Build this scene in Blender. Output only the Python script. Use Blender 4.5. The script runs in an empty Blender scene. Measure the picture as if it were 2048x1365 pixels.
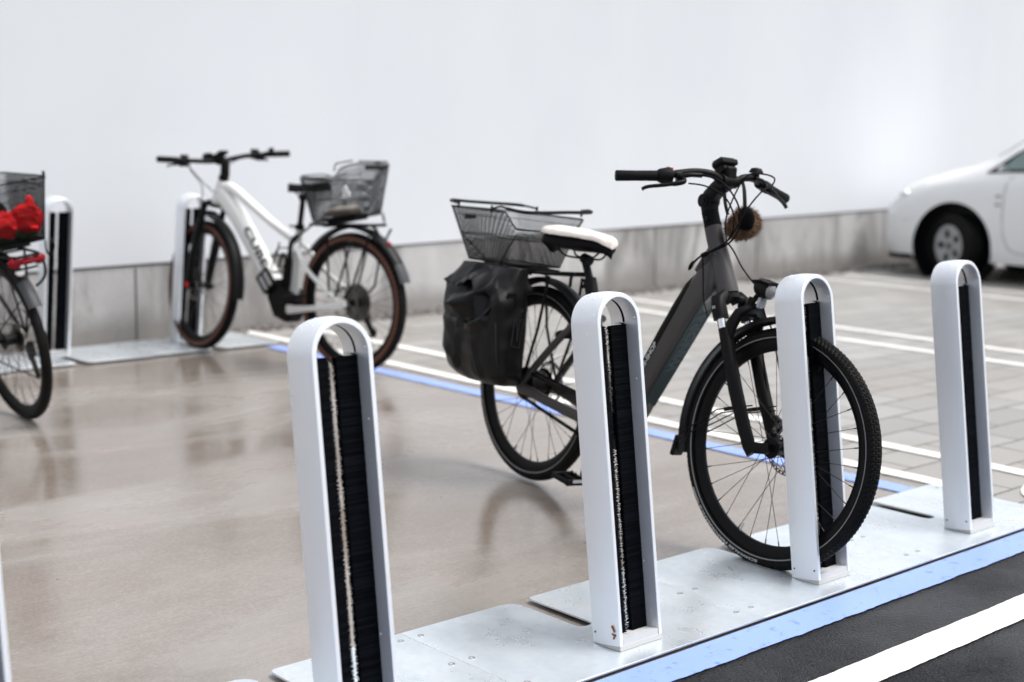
import bpy, bmesh, math, random
from math import sin, cos, pi, radians
from mathutils import Vector as V, Matrix, noise
import numpy as np
random.seed(7)
rng = np.random.default_rng(7)
S = bpy.context.scene
COL = S.collection

# ------------------------------------------------------------------ camera
F_PX, PITCH, AZ, ROLL, HC = 2817.0, 0.14794, 0.7371, 0.0178, 1.273
cam = bpy.data.cameras.new("Camera")
camo = bpy.data.objects.new("Camera", cam)
COL.objects.link(camo)
hd = V((sin(AZ), cos(AZ), 0)); rt = V((cos(AZ), -sin(AZ), 0)); up = V((0, 0, 1))
fw = hd * cos(PITCH) - up * sin(PITCH); cu = hd * sin(PITCH) + up * cos(PITCH)
r2 = rt * cos(ROLL) + cu * sin(ROLL); cu2 = cu * cos(ROLL) - rt * sin(ROLL)
camo.matrix_world = Matrix(((r2.x, cu2.x, -fw.x, 0), (r2.y, cu2.y, -fw.y, 0), (r2.z, cu2.z, -fw.z, HC), (0, 0, 0, 1)))
cam.sensor_width = 36.0
cam.lens = F_PX / 2048 * 36.0
cam.clip_end = 500
cam.dof.use_dof = True
cam.dof.focus_distance = 3.68
cam.dof.aperture_fstop = 2.05
cam.dof.aperture_blades = 9
S.camera = camo

# ------------------------------------------------------------------ world, sun, exposure
w = bpy.data.worlds.new("World"); S.world = w; w.use_nodes = True
wn, wl = w.node_tree.nodes, w.node_tree.links
wn.clear()
wo = wn.new("ShaderNodeOutputWorld"); bg = wn.new("ShaderNodeBackground")
sky = wn.new("ShaderNodeTexSky"); sky.sky_type = 'NISHITA'; sky.sun_disc = False
SUN_EL, SUN_ROT = radians(62), radians(142)
sky.sun_elevation = SUN_EL; sky.sun_rotation = SUN_ROT
sky.air_density = 1.0; sky.dust_density = 4.0; sky.ozone_density = 1.0
hsv = wn.new("ShaderNodeHueSaturation"); hsv.inputs['Saturation'].default_value = 0.36
wl.new(sky.outputs[0], hsv.inputs['Color']); wl.new(hsv.outputs[0], bg.inputs[0]); wl.new(bg.outputs[0], wo.inputs[0])
bg.inputs[1].default_value = 0.15
sl = bpy.data.lights.new("Sun", 'SUN'); sl.energy = 1.25; sl.angle = radians(30); sl.color = (1.0, 0.97, 0.93)
so = bpy.data.objects.new("Sun", sl); COL.objects.link(so)
sdir = V((sin(SUN_ROT) * cos(SUN_EL), cos(SUN_ROT) * cos(SUN_EL), sin(SUN_EL)))
so.rotation_euler = sdir.to_track_quat('Z', 'Y').to_euler()
S.view_settings.view_transform = 'Standard'; S.view_settings.look = 'None'
S.view_settings.exposure = 0.80; S.view_settings.gamma = 1.0
S.render.engine = 'CYCLES'
S.cycles.caustics_reflective = False; S.cycles.caustics_refractive = False
S.cycles.max_bounces = 8; S.cycles.transparent_max_bounces = 16

# ------------------------------------------------------------------ materials
MATS = {}
def mat(name, col=(0.5, 0.5, 0.5), rough=0.5, metal=0.0, spec=0.5, coat=0.0, coat_r=0.1, sheen=0.0,
        nscale=None, namt=0.0, ncol=None, bump=0.0, bscale=200.0, rvar=0.0, stretch=(1, 1, 1), trans=0.0, ior=1.45):
    m = bpy.data.materials.new(name); m.use_nodes = True
    nt = m.node_tree; b = nt.nodes["Principled BSDF"]
    b.inputs['Base Color'].default_value = (*col, 1); b.inputs['Roughness'].default_value = rough
    b.inputs['Metallic'].default_value = metal; b.inputs['Specular IOR Level'].default_value = spec
    b.inputs['Coat Weight'].default_value = coat; b.inputs['Coat Roughness'].default_value = coat_r
    b.inputs['Sheen Weight'].default_value = sheen
    b.inputs['Transmission Weight'].default_value = trans; b.inputs['IOR'].default_value = ior
    if nscale or bump:
        tc = nt.nodes.new("ShaderNodeTexCoord"); mp = nt.nodes.new("ShaderNodeMapping")
        mp.inputs['Scale'].default_value = stretch
        nt.links.new(tc.outputs['Object'], mp.inputs['Vector'])
    if nscale:
        n = nt.nodes.new("ShaderNodeTexNoise"); n.inputs['Scale'].default_value = nscale; n.inputs['Detail'].default_value = 6
        nt.links.new(mp.outputs[0], n.inputs['Vector'])
        mx = nt.nodes.new("ShaderNodeMixRGB"); mx.inputs[1].default_value = (*col, 1)
        mx.inputs[2].default_value = (*(ncol or tuple(c * 0.5 for c in col)), 1)
        rp = nt.nodes.new("ShaderNodeMapRange"); rp.inputs[1].default_value = 0.4; rp.inputs[2].default_value = 0.7
        rp.inputs[4].default_value = namt
        nt.links.new(n.outputs[0], rp.inputs[0]); nt.links.new(rp.outputs[0], mx.inputs[0]); nt.links.new(mx.outputs[0], b.inputs['Base Color'])
        if rvar:
            r_ = nt.nodes.new("ShaderNodeMapRange"); r_.inputs[1].default_value = 0.3; r_.inputs[2].default_value = 0.7
            r_.inputs[3].default_value = max(0.02, rough - rvar); r_.inputs[4].default_value = min(1, rough + rvar)
            nt.links.new(n.outputs[0], r_.inputs[0]); nt.links.new(r_.outputs[0], b.inputs['Roughness'])
    if bump:
        n2 = nt.nodes.new("ShaderNodeTexNoise"); n2.inputs['Scale'].default_value = bscale; n2.inputs['Detail'].default_value = 4
        nt.links.new(mp.outputs[0], n2.inputs['Vector'])
        bp = nt.nodes.new("ShaderNodeBump"); bp.inputs['Strength'].default_value = bump; bp.inputs['Distance'].default_value = 0.002
        nt.links.new(n2.outputs[0], bp.inputs['Height']); nt.links.new(bp.outputs[0], b.inputs['Normal'])
    MATS[name] = m
    return m

mat('anodised_aluminium', (0.83, 0.86, 0.90), 0.42, 0.6, nscale=3, namt=0.10, ncol=(0.70, 0.74, 0.78), stretch=(8, 1, 1), bump=0.05, bscale=900)
mat('post_base_plastic', (0.52, 0.53, 0.54), 0.5)
mat('bristle', (0.0008, 0.0012, 0.0020), 0.45, spec=0.06, nscale=40, namt=1.0, ncol=(0.006, 0.0075, 0.011), stretch=(.06, 1, 5))
mat('groove_rubber', (0.003, 0.003, 0.004), 0.6, spec=.15)
mat('screw_hole', (0.01, 0.01, 0.01), 0.8)
mat('rust_leaf', (0.30, 0.09, 0.03), 0.7, nscale=120, namt=0.8, ncol=(0.10, 0.03, 0.02))
mat('black_paint', (0.0030, 0.0030, 0.0034), 0.42, spec=0.16, nscale=14, namt=0.3, ncol=(0.008, 0.0075, 0.007))
mat('black_plastic', (0.0034, 0.0034, 0.0038), 0.48, spec=0.16, bump=0.15, bscale=600, nscale=9, namt=0.35, ncol=(0.009, 0.0085, 0.008))
mat('black_matte', (0.003, 0.003, 0.0034), 0.65, spec=.12)
mat('tyre_rubber', (0.0032, 0.0032, 0.0034), 0.55, spec=.14, nscale=22, namt=0.40, ncol=(0.014, 0.012, 0.010), bump=0.25, bscale=350)
mat('tan_rubber', (0.125, 0.048, 0.028), 0.65, nscale=20, namt=0.5, ncol=(0.06, 0.027, 0.018))
mat('reflective_band', (0.24, 0.24, 0.24), 0.45)
mat('tyre_print', (0.55, 0.54, 0.52), 0.6); mat('badge_white', (.8, .8, .8), .5)
mat('grey_frame', (0.060, 0.056, 0.055), 0.38, 0.25, spec=.35, nscale=7, namt=0.25, ncol=(0.045, 0.041, 0.038))
mat('teal_decal', (0.0030, 0.0190, 0.0250), 0.42, spec=.2)
mat('teal_letter', (0.028, 0.050, 0.060), 0.42, spec=.2)
mat('teal_emblem', (0.03, 0.14, 0.18), 0.4)
mat('light_letter', (0.55, 0.55, 0.54), 0.5)
mat('white_frame', (0.78, 0.78, 0.76), 0.28, coat=0.4)
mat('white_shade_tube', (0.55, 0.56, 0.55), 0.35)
mat('black_letter', (0.02, 0.02, 0.022), 0.5)
mat('grey_letter', (0.45, 0.45, 0.45), 0.5)
mat('chrome', (0.75, 0.75, 0.76), 0.12, 1.0)
mat('steel', (0.35, 0.35, 0.35), 0.35, 0.9)
mat('spoke_steel', (0.035, 0.030, 0.026), 0.4, 0.6)
mat('nipple_silver', (0.6, 0.6, 0.6), 0.3, 0.9)
mat('grip_rubber', (0.0036, 0.0038, 0.0044), 0.7, spec=.16, bump=0.4, bscale=500)
mat('mudguard', (0.0045, 0.0047, 0.0055), 0.42, spec=.25)
mat('mudguard_grey', (0.05, 0.052, 0.056), 0.45, spec=.3)
mat('red_lens', (0.20, 0.001, 0.008), 0.25, spec=.25)
mat('red_mark', (0.6, 0.01, 0.01), 0.5)
mat('white_reflector', (0.80, 0.76, 0.76), 0.3)
mat('lens_glass', (0.9, 0.92, 0.95), 0.05); MATS['lens_glass'].node_tree.nodes['Principled BSDF'].inputs['Alpha'].default_value = .22
mat('lamp_silver', (0.92, 0.92, 0.94), 0.22, 0.85)
mat('reflector_clear', (0.42, 0.43, 0.45), 0.2, coat=0.6)
mat('saddle_cream', (0.72, 0.66, 0.60), 0.95, sheen=0.4, bump=0.9, bscale=160, nscale=40, namt=0.3, ncol=(0.55, 0.49, 0.43))
mat('sheepskin_cream', (0.60, 0.53, 0.45), 0.95, sheen=0.4, bump=0.9, bscale=120)
mat('saddle_black', (0.0035, 0.0035, 0.0045), 0.65, spec=.15, bump=0.5, bscale=60)
mat('pannier_fabric', (0.0032, 0.0031, 0.0032), 0.38, spec=0.26, nscale=5, namt=0.4, ncol=(0.006, 0.0055, 0.0055), bump=0.10, bscale=400, rvar=0.08)
mat('pannier_piping', (0.028, 0.026, 0.026), 0.4)
mat('pannier_logo', (0.024, 0.023, 0.023), 0.45)
mat('fur_brown', (0.13, 0.072, 0.040), 0.9, nscale=30, namt=0.9, ncol=(0.30, 0.19, 0.11))
mat('black_fleece', (0.003, 0.003, 0.0035), 0.95, spec=.1)
mat('basket_wire', (0.0035, 0.0035, 0.004), 0.4, spec=.16)
mat('red_cloth', (0.80, 0.010, 0.014), 0.85, bump=0.3, bscale=80)
mat('green_cloth', (0.012, 0.035, 0.010), 0.85, bump=0.4, bscale=80, nscale=30, namt=0.6, ncol=(0.03, 0.075, 0.02))
mat('car_white', (0.74, 0.75, 0.755), 0.25, coat=0.4, coat_r=0.04)
mat('car_black', (0.004, 0.004, 0.005), 0.5, spec=.2)
mat('car_glass', (0.10, 0.16, 0.16), 0.05, coat=1.0, spec=0.8)
mat('car_lamp', (0.66, 0.68, 0.66), 0.12, coat=0.8)
mat('wheel_cover', (0.36, 0.37, 0.38), 0.4, 0.4)
mat('car_seam', (0.25, 0.25, 0.26), 0.6)
mat('emblem_brown', (0.32, 0.25, 0.22), 0.4, 0.4)
mat('stone', (0.20, 0.185, 0.175), 0.7, nscale=25, namt=1.0, ncol=(0.065, 0.055, 0.05))
mat('seam_trim', (0.055, 0.045, 0.035), 0.6)
mat('bolt_steel', (0.5, 0.5, 0.5), 0.3, 0.9)
mat('lock_grey', (0.5, 0.5, 0.5), 0.35, 0.7)

class NT:
    """small helper round one node tree"""
    def __init__(s, name):
        s.m = bpy.data.materials.new(name); s.m.use_nodes = True; s.t = s.m.node_tree
        s.b = s.t.nodes["Principled BSDF"]; MATS[name] = s.m
        s.tc = s.n("TexCoord")
    def n(s, kind, **k):
        x = s.t.nodes.new("ShaderNode" + kind)
        for a, v in k.items(): setattr(x, a, v)
        return x
    def l(s, a, b): s.t.links.new(a, b)
    def mapping(s, scale=(1, 1, 1), loc=(0, 0, 0), rot=(0, 0, 0), out='Object'):
        m = s.n("Mapping"); m.inputs['Scale'].default_value = scale; m.inputs['Location'].default_value = loc; m.inputs['Rotation'].default_value = rot
        s.l(s.tc.outputs[out], m.inputs[0]); return m.outputs[0]
    def noise(s, vec, scale, detail=6, rough=0.55, dist=0.0):
        x = s.n("TexNoise"); x.inputs['Scale'].default_value = scale; x.inputs['Detail'].default_value = detail
        x.inputs['Roughness'].default_value = rough; x.inputs['Distortion'].default_value = dist
        s.l(vec, x.inputs['Vector']); return x.outputs[0]
    def rng(s, v, a, b, c=0.0, d=1.0):
        x = s.n("MapRange"); 
        for i, q in enumerate((a, b, c, d)): x.inputs[i + 1].default_value = q
        s.l(v, x.inputs[0]); return x.outputs[0]
    def mix(s, f, a, b, mode='MIX'):
        x = s.n("MixRGB", blend_type=mode)
        if isinstance(f, float): x.inputs[0].default_value = f
        else: s.l(f, x.inputs[0])
        for i, q in ((1, a), (2, b)):
            if isinstance(q, tuple): x.inputs[i].default_value = (*q, 1)
            else: s.l(q, x.inputs[i])
        return x.outputs[0]
    def math(s, op, a, b):
        x = s.n("Math", operation=op)
        for i, q in ((0, a), (1, b)):
            if isinstance(q, (int, float)): x.inputs[i].default_value = q
            else: s.l(q, x.inputs[i])
        return x.outputs[0]
    def bump(s, h, strength, dist):
        x = s.n("Bump"); x.inputs['Strength'].default_value = strength; x.inputs['Distance'].default_value = dist
        s.l(h, x.inputs['Height']); s.l(x.outputs[0], s.b.inputs['Normal'])

def pad_material():
    t = NT('wet_concrete'); v = t.mapping()
    big = t.noise(t.mapping((0.8, 1.6, 1)), 1.1, 6, 0.6, 0.3)
    strk = t.noise(t.mapping((2.2, 46, 1), rot=(0, 0, radians(-6))), 3.0, 6, .65)
    fine = t.noise(v, 520, 3); grit = t.noise(v, 85, 5, .75)
    pink = t.noise(t.mapping((1, 1, 1), (5, 3, 0)), 2.3, 4)
    wet = t.noise(t.mapping((0.75, 1.25, 1), (2.0, 7.0, 0)), 0.95, 5, .55, .5)
    wetf = t.rng(wet, .43, .56)
    c = t.mix(t.rng(big, .35, .68), (0.338, 0.318, 0.297), (0.262, 0.232, 0.205))
    c = t.mix(t.rng(pink, .48, .72, 0, .55), c, (0.290, 0.240, 0.215))
    c = t.mix(t.math('MULTIPLY', wetf, .75), c, t.mix(t.rng(big, .3, .7), (0.228, 0.186, 0.152), (0.150, 0.115, 0.088)))
    c = t.mix(t.rng(strk, .38, .75, 0, .50), c, (0.165, 0.145, 0.128))
    c = t.mix(t.rng(grit, .48, .70, 0, .22), c, (0.44, 0.42, 0.395)); c = t.mix(t.rng(grit, .52, .30, 0, .22), c, (0.12, 0.105, 0.092))
    c = t.mix(t.rng(fine, .40, .75, 0, .50), c, (0.09, 0.08, 0.07))
    for sc, th, seed, colr in ((5.1, .034, 0, (0.02, 0.018, 0.015)), (3.3, .024, 4, (0.03, 0.02, 0.015)), (1.7, .020, 9, (0.40, 0.09, 0.04))):
        vo = t.n("TexVoronoi"); vo.inputs['Scale'].default_value = sc; vo.inputs['Randomness'].default_value = 1.0
        t.l(t.mapping(loc=(seed, seed, 0)), vo.inputs['Vector'])
        c = t.mix(t.rng(vo.outputs['Distance'], th * .75, th, .9, 0), c, colr)
    t.l(c, t.b.inputs['Base Color'])
    t.l(t.math('ADD', t.rng(wetf, 0, 1, .27, .06), t.math('MULTIPLY', strk, .05)), t.b.inputs['Roughness'])
    t.b.inputs['Specular IOR Level'].default_value = .6
    t.bump(t.math('ADD', t.math('MULTIPLY', strk, .7), t.math('MULTIPLY', fine, .35)), .28, .0010)
pad_material()

def paver_material():
    t = NT('concrete_pavers'); 
    br = t.n("TexBrick"); br.offset = 0.5; br.offset_frequency = 2; br.squash = 1.0
    br.inputs['Scale'].default_value = 1.0; br.inputs['Brick Width'].default_value = .42; br.inputs['Row Height'].default_value = .212
    br.inputs['Mortar Size'].default_value = .0062; br.inputs['Mortar Smooth'].default_value = .35; br.inputs['Bias'].default_value = 0
    br.inputs['Color1'].default_value = (0.350, 0.344, 0.330, 1); br.inputs['Color2'].default_value = (0.262, 0.255, 0.242, 1); br.inputs['Mortar'].default_value = (0.050, 0.041, 0.030, 1)
    wob = t.noise(t.mapping(), 9, 3)
    vm = t.n("VectorMath", operation='MULTIPLY_ADD'); t.l(t.mapping(loc=(-.016, .006, 0)), vm.inputs[2])
    cm = t.n("CombineXYZ"); t.l(wob, cm.inputs[0]); t.l(wob, cm.inputs[1]); t.l(cm.outputs[0], vm.inputs[0]); vm.inputs[1].default_value = (.012, .012, 0)
    t.l(vm.outputs[0], br.inputs['Vector'])
    big = t.noise(t.mapping(), .7, 4); fine = t.noise(t.mapping(), 300, 3)
    c = t.mix(t.rng(big, .4, .7, 0, .45), br.outputs[0], (0.225, 0.205, 0.175))
    c = t.mix(t.rng(fine, .35, .75, 0, .3), c, (0.13, 0.12, 0.11))
    t.l(c, t.b.inputs['Base Color'])
    t.l(t.rng(big, .3, .7, .34, .6), t.b.inputs['Roughness'])
    t.bump(t.math('SUBTRACT', t.math('MULTIPLY', fine, .15), br.outputs['Fac']), .6, .004)
paver_material()

def asphalt_material():
    t = NT('wet_asphalt'); v = t.mapping()
    vo = t.n("TexVoronoi"); vo.inputs['Scale'].default_value = 170; t.l(v, vo.inputs['Vector'])
    fine = t.noise(v, 130, 5, .7); mid = t.noise(v, 14, 5); big = t.noise(v, 1.6, 4)
    c = t.mix(t.rng(vo.outputs['Distance'], 0, .8), (0.030, 0.031, 0.035), (0.005, 0.005, 0.006))
    sp = t.n("TexVoronoi"); sp.inputs['Scale'].default_value = 60; t.l(v, sp.inputs['Vector'])
    c = t.mix(t.rng(sp.outputs['Distance'], .07, .12, .55, 0), c, (0.17, 0.17, 0.165))
    c = t.mix(t.rng(mid, .45, .7, 0, .5), c, (0.009, 0.009, 0.010))
    t.l(c, t.b.inputs['Base Color']); t.l(t.rng(big, .35, .65, .25, .55), t.b.inputs['Roughness'])
    t.l(t.rng(big, .35, .65, .50, .10), t.b.inputs['Specular IOR Level'])
    t.bump(t.math('ADD', t.math('MULTIPLY', fine, 1.0), t.math('MULTIPLY', vo.outputs['Distance'], -.8)), .7, .004)
asphalt_material()

def paint_material(name, col, wear, wcol, rough=.5, wscale=26, thr=.62):
    t = NT(name); v = t.mapping()
    fine = t.noise(v, 220, 4, .65); mid = t.noise(v, wscale, 6, .65); bigs = t.noise(v, 3, 4)
    c = t.mix(t.rng(bigs, .35, .7, 0, .35), col, tuple(q * .86 for q in col))
    c = t.mix(t.rng(mid, thr, thr + .07, 0, wear), c, wcol)
    c = t.mix(t.rng(fine, .62, .74, 0, wear * .6), c, tuple(q * .5 for q in col))
    t.l(c, t.b.inputs['Base Color']); t.b.inputs['Roughness'].default_value = rough
    t.bump(t.math('ADD', fine, mid), .35, .002)
paint_material('white_road_paint', (0.78, 0.77, 0.74), .35, (0.35, 0.33, 0.30), thr=.66)
paint_material('white_stripe_paint', (0.80, 0.79, 0.76), .30, (0.30, 0.29, 0.28), wscale=90, thr=.68)
paint_material('blue_road_paint', (0.255, 0.372, 0.80), .62, (0.10, 0.15, 0.30), rough=.42, wscale=34, thr=.585)

def galv_material():
    t = NT('galvanised_steel'); v = t.mapping()
    vo = t.n("TexVoronoi"); vo.inputs['Scale'].default_value = 55; t.l(v, vo.inputs['Vector'])
    mid = t.noise(v, 5, 5, .6, .5); st = t.noise(t.mapping((3, 9, 1)), 4, 6, .65)
    g = t.n("RGBToBW"); t.l(vo.outputs['Color'], g.inputs[0])
    c = t.mix(g.outputs[0], (0.74, 0.80, 0.845), (0.83, 0.88, 0.905))
    c = t.mix(t.rng(mid, .45, .70, 0, .55), c, (0.66, 0.73, 0.78))
    c = t.mix(t.rng(st, .58, .80, 0, .55), c, (0.55, 0.50, 0.40))
    sm = t.noise(t.mapping((6, 2, 1), (3, 1, 0)), 1.6, 4, .5, .4); c = t.mix(t.rng(sm, .45, .72, 0, .55), c, (0.60, 0.68, 0.74))
    t.l(c, t.b.inputs['Base Color']); t.b.inputs['Metallic'].default_value = .68
    t.l(t.rng(mid, .3, .7, .22, .42), t.b.inputs['Roughness'])
    t.bump(mid, .05, .004)
galv_material()

def plinth_material():
    t = NT('stained_concrete')
    big = t.noise(t.mapping((1, 1, .55)), 1.7, 5, .6)
    strk = t.noise(t.mapping((2.3, 1, .75)), 1.0, 7, .66, .8)
    fine = t.noise(t.mapping(), 60, 5, .65)
    sx = t.n("SeparateXYZ"); t.l(t.tc.outputs['Object'], sx.inputs[0])
    c = t.mix(t.rng(big, .35, .7), (0.475, 0.470, 0.468), (0.325, 0.316, 0.312))
    c = t.mix(t.rng(strk, .48, .62, 0, .80), c, (0.150, 0.145, 0.141))
    low = t.rng(t.math('SUBTRACT', sx.outputs[2], t.math('MULTIPLY', t.math('SUBTRACT', big, .5), .22)), .06, .19, .72, 0)
    c = t.mix(low, c, (0.20, 0.190, 0.178))
    c = t.mix(t.rng(fine, .5, .75, 0, .4), c, (0.20, 0.19, 0.18))
    t.l(c, t.b.inputs['Base Color']); t.b.inputs['Roughness'].default_value = .8
    t.bump(fine, .3, .003)
plinth_material()

def panel_material():
    t = NT('white_cladding')
    big = t.noise(t.mapping((1, 1, .6)), .8, 3)
    c = t.mix(t.rng(big, .35, .7), (0.605, 0.628, 0.655), (0.575, 0.598, 0.628))
    t.l(c, t.b.inputs['Base Color']); t.b.inputs['Roughness'].default_value = .6
    t.b.inputs['Specular IOR Level'].default_value = .03
panel_material()

# ------------------------------------------------------------------ mesh builder
class MB:
    def __init__(s): s.v = []; s.f = []
    def add(s, vs, fs):
        o = len(s.v); s.v += [tuple(p) for p in vs]; s.f += [tuple(i + o for i in q) for q in fs]; return s
    def box(s, c, size, rot=None):
        vs = []
        for x in (-.5, .5):
            for y in (-.5, .5):
                for z in (-.5, .5):
                    p = V((x * size[0], y * size[1], z * size[2]))
                    if rot is not None: p = rot @ p
                    vs.append(p + V(c))
        return s.add(vs, [(0, 1, 3, 2), (4, 6, 7, 5), (0, 4, 5, 1), (2, 3, 7, 6), (0, 2, 6, 4), (1, 5, 7, 3)])
    def tube(s, pts, r, n=10, closed=False, cap=True, flat=1.0, ph=0.0):
        P = [V(p) for p in pts]; m = len(P)
        R = r if isinstance(r, (list, tuple)) else [r] * m
        T = []
        for i in range(m):
            a = P[(i - 1) % m] if (i or closed) else P[0]; b = P[(i + 1) % m] if (i < m - 1 or closed) else P[-1]
            d = b - a; T.append(d.normalized() if d.length > 1e-9 else V((0, 0, 1)))
        ref = V((0, 0, 1)) if abs(T[0].z) < .9 else V((0, 1, 0))
        nrm = (ref - T[0] * ref.dot(T[0])).normalized(); vs = []
        for i in range(m):
            nrm = nrm - T[i] * nrm.dot(T[i])
            if nrm.length < 1e-6: nrm = T[i].orthogonal()
            nrm.normalize(); bn = T[i].cross(nrm)
            for k in range(n):
                a = 2 * pi * k / n + ph
                vs.append(P[i] + (nrm * cos(a) + bn * sin(a) * flat) * R[i])
        fs = []
        for i in range(m if closed else m - 1):
            for k in range(n):
                a, b = i * n + k, i * n + (k + 1) % n; c, d = ((i + 1) % m) * n + (k + 1) % n, ((i + 1) % m) * n + k
                fs.append((a, b, c, d))
        if cap and not closed:
            fs.append(tuple(range(n - 1, -1, -1))); fs.append(tuple((m - 1) * n + k for k in range(n)))
        return s.add(vs, fs)
    def loft(s, secs, closed_sec=True, cap=True, closed_path=False):
        m, n = len(secs), len(secs[0]); vs = [p for q in secs for p in q]; fs = []
        for i in range(m if closed_path else m - 1):
            for k in range(n if closed_sec else n - 1):
                a, b = i * n + k, i * n + (k + 1) % n; c, d = ((i + 1) % m) * n + (k + 1) % n, ((i + 1) % m) * n + k
                fs.append((a, b, c, d))
        if cap and closed_sec and not closed_path:
            fs.append(tuple(range(n - 1, -1, -1))); fs.append(tuple((m - 1) * n + k for k in range(n)))
        return s.add(vs, fs)
    def lathe(s, prof, c=(0, 0, 0), n=48, a0=0.0, a1=2 * pi, closed_prof=False):
        """profile of (r, y) swept round the y axis through c; angle 0 points to +x, pi/2 to +z"""
        full = abs(a1 - a0 - 2 * pi) < 1e-6; m = n if full else n + 1; secs = []
        for i in range(m):
            a = a0 + (a1 - a0) * i / n
            secs.append([V((c[0] + r * cos(a), c[1] + y, c[2] + r * sin(a))) for r, y in prof])
        return s.loft(secs, closed_sec=closed_prof, cap=closed_prof and not full, closed_path=full)
    def disc(s, c, r, th, n=32, axis='y'):
        o = len(s.v)
        s.lathe([(1e-4, -th / 2), (r, -th / 2), (r, th / 2), (1e-4, th / 2)], (0, 0, 0), n)
        if axis != 'y':
            for i in range(o, len(s.v)):
                x, y, z = s.v[i]; s.v[i] = (y, x, z) if axis == 'x' else (x, z, y)
        for i in range(o, len(s.v)):
            x, y, z = s.v[i]; s.v[i] = (x + c[0], y + c[1], z + c[2])
        return s
    def ball(s, c, r, n=12, m=8):
        secs = []
        for i in range(m + 1):
            t = pi * i / m; q = max(sin(t), 1e-3)
            secs.append([V((c[0] + r[0] * q * cos(2 * pi * k / n), c[1] + r[1] * q * sin(2 * pi * k / n), c[2] + r[2] * cos(t))) for k in range(n)])
        return s.loft(secs)
    def prism(s, outline, y0, y1):
        """outline of (x, z) extruded along y"""
        n = len(outline)
        vs = [V((x, y0, z)) for x, z in outline] + [V((x, y1, z)) for x, z in outline]
        fs = [tuple(range(n)), tuple(range(2 * n - 1, n - 1, -1))] + [(i, i + n, (i + 1) % n + n, (i + 1) % n) for i in range(n)]
        return s.add(vs, fs)
    def beam(s, path, e=3.0, n=20):
        """super-ellipse tube along stations (x, z, half height, half width[, y]) in the bike's middle plane"""
        m = len(path); P = [V((q[0], q[4] if len(q) > 4 else 0, q[1])) for q in path]; secs = []
        for i in range(m):
            t = (P[min(i + 1, m - 1)] - P[max(i - 1, 0)]).normalized()
            lat = (V((0, 1, 0)) - t * t.y).normalized(); nn = t.cross(lat)
            hh, hw = path[i][2], path[i][3]; sec = []
            for k in range(n):
                a = 2 * pi * k / n; ca, sa = cos(a), sin(a)
                sec.append(P[i] + lat * hw * math.copysign(abs(ca) ** (2 / e), ca) + nn * hh * math.copysign(abs(sa) ** (2 / e), sa))
            secs.append(sec)
        return s.loft(secs)
    def build(s, name, material, parent=None, smooth=38, bevel=0.0, matrix=None):
        me = bpy.data.meshes.new(name); me.from_pydata(s.v, [], s.f); me.update()
        bm = bmesh.new(); bm.from_mesh(me); bmesh.ops.recalc_face_normals(bm, faces=bm.faces); bm.to_mesh(me); bm.free()
        if smooth:
            me.polygons.foreach_set('use_smooth', [True] * len(me.polygons)); me.set_sharp_from_angle(angle=radians(smooth))
        me.materials.append(MATS[material])
        o = bpy.data.objects.new(name, me); COL.objects.link(o)
        if parent is not None: o.parent = parent
        if matrix is not None: o.matrix_local = matrix
        if bevel:
            md = o.modifiers.new("bevel", 'BEVEL'); md.width = bevel; md.segments = 2; md.limit_method = 'ANGLE'; md.angle_limit = radians(40)
        return o

def spline(pts, k=6, closed=False):
    P = [V(p) for p in pts]; n = len(P); out = []
    for i in range(n if closed else n - 1):
        g = lambda j: P[j % n] if closed else P[min(max(j, 0), n - 1)]
        a, b, c, d = g(i - 1), g(i), g(i + 1), g(i + 2)
        for q in range(k):
            t = q / k
            out.append(.5 * ((2 * b) + (c - a) * t + (2 * a - 5 * b + 4 * c - d) * t * t + (3 * b - a - 3 * c + d) * t ** 3))
    if not closed: out.append(P[-1])
    return out

def tag(o, label=None, cat=None, group=None, kind=None):
    for k, v in (('label', label), ('category', cat), ('group', group), ('kind', kind)):
        if v: o[k] = v
    return o
def thing(name, label, cat, matrix=None, group=None):
    o = bpy.data.objects.new(name, None); COL.objects.link(o); o.empty_display_size = .1
    if matrix is not None: o.matrix_world = matrix
    return tag(o, label, cat, group)
def copy_tree(o, parent=None):
    c = o.copy(); COL.objects.link(c); c.parent = parent
    for ch in list(o.children): copy_tree(ch, c)
    return c

_txt = {}
def text_verts(string, bold=0.0):
    key = (string, bold)
    if key not in _txt:
        cv = bpy.data.curves.new("t", 'FONT'); cv.body = string; cv.size = 1.0; cv.resolution_u = 3; cv.offset = bold
        ob = bpy.data.objects.new("t", cv); COL.objects.link(ob)
        bpy.context.view_layer.update()
        me = ob.evaluated_get(bpy.context.evaluated_depsgraph_get()).to_mesh()
        vs = [v.co.copy() for v in me.vertices]; fs = [tuple(p.vertices) for p in me.polygons]
        bpy.data.objects.remove(ob); bpy.data.curves.remove(cv)
        x0 = min(v.x for v in vs); x1 = max(v.x for v in vs); y0 = min(v.y for v in vs); y1 = max(v.y for v in vs)
        _txt[key] = ([((v.x - x0) / (x1 - x0), (v.y - y0) / (y1 - y0)) for v in vs], fs)
    return _txt[key]
def lettering(name, string, origin, adv, upv, material, parent, bold=0.02, matrix=None):
    """flat letters filling the parallelogram origin + adv + upv"""
    vs, fs = text_verts(string, bold); o, a, u = V(origin), V(adv), V(upv)
    m = MB().add([o + a * x + u * y for x, y in vs], fs)
    return m.build(name, material, parent, smooth=0, matrix=matrix)
def ring_lettering(name, string, r0, r1, a_start, a_end, y, material, parent, matrix=None):
    vs, fs = text_verts(string, 0.02)
    m = MB().add([V(((r0 + (r1 - r0) * v) * cos(a_start + (a_end - a_start) * u), y, (r0 + (r1 - r0) * v) * sin(a_start + (a_end - a_start) * u))) for u, v in vs], fs)
    return m.build(name, material, parent, smooth=0, matrix=matrix)

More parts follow.
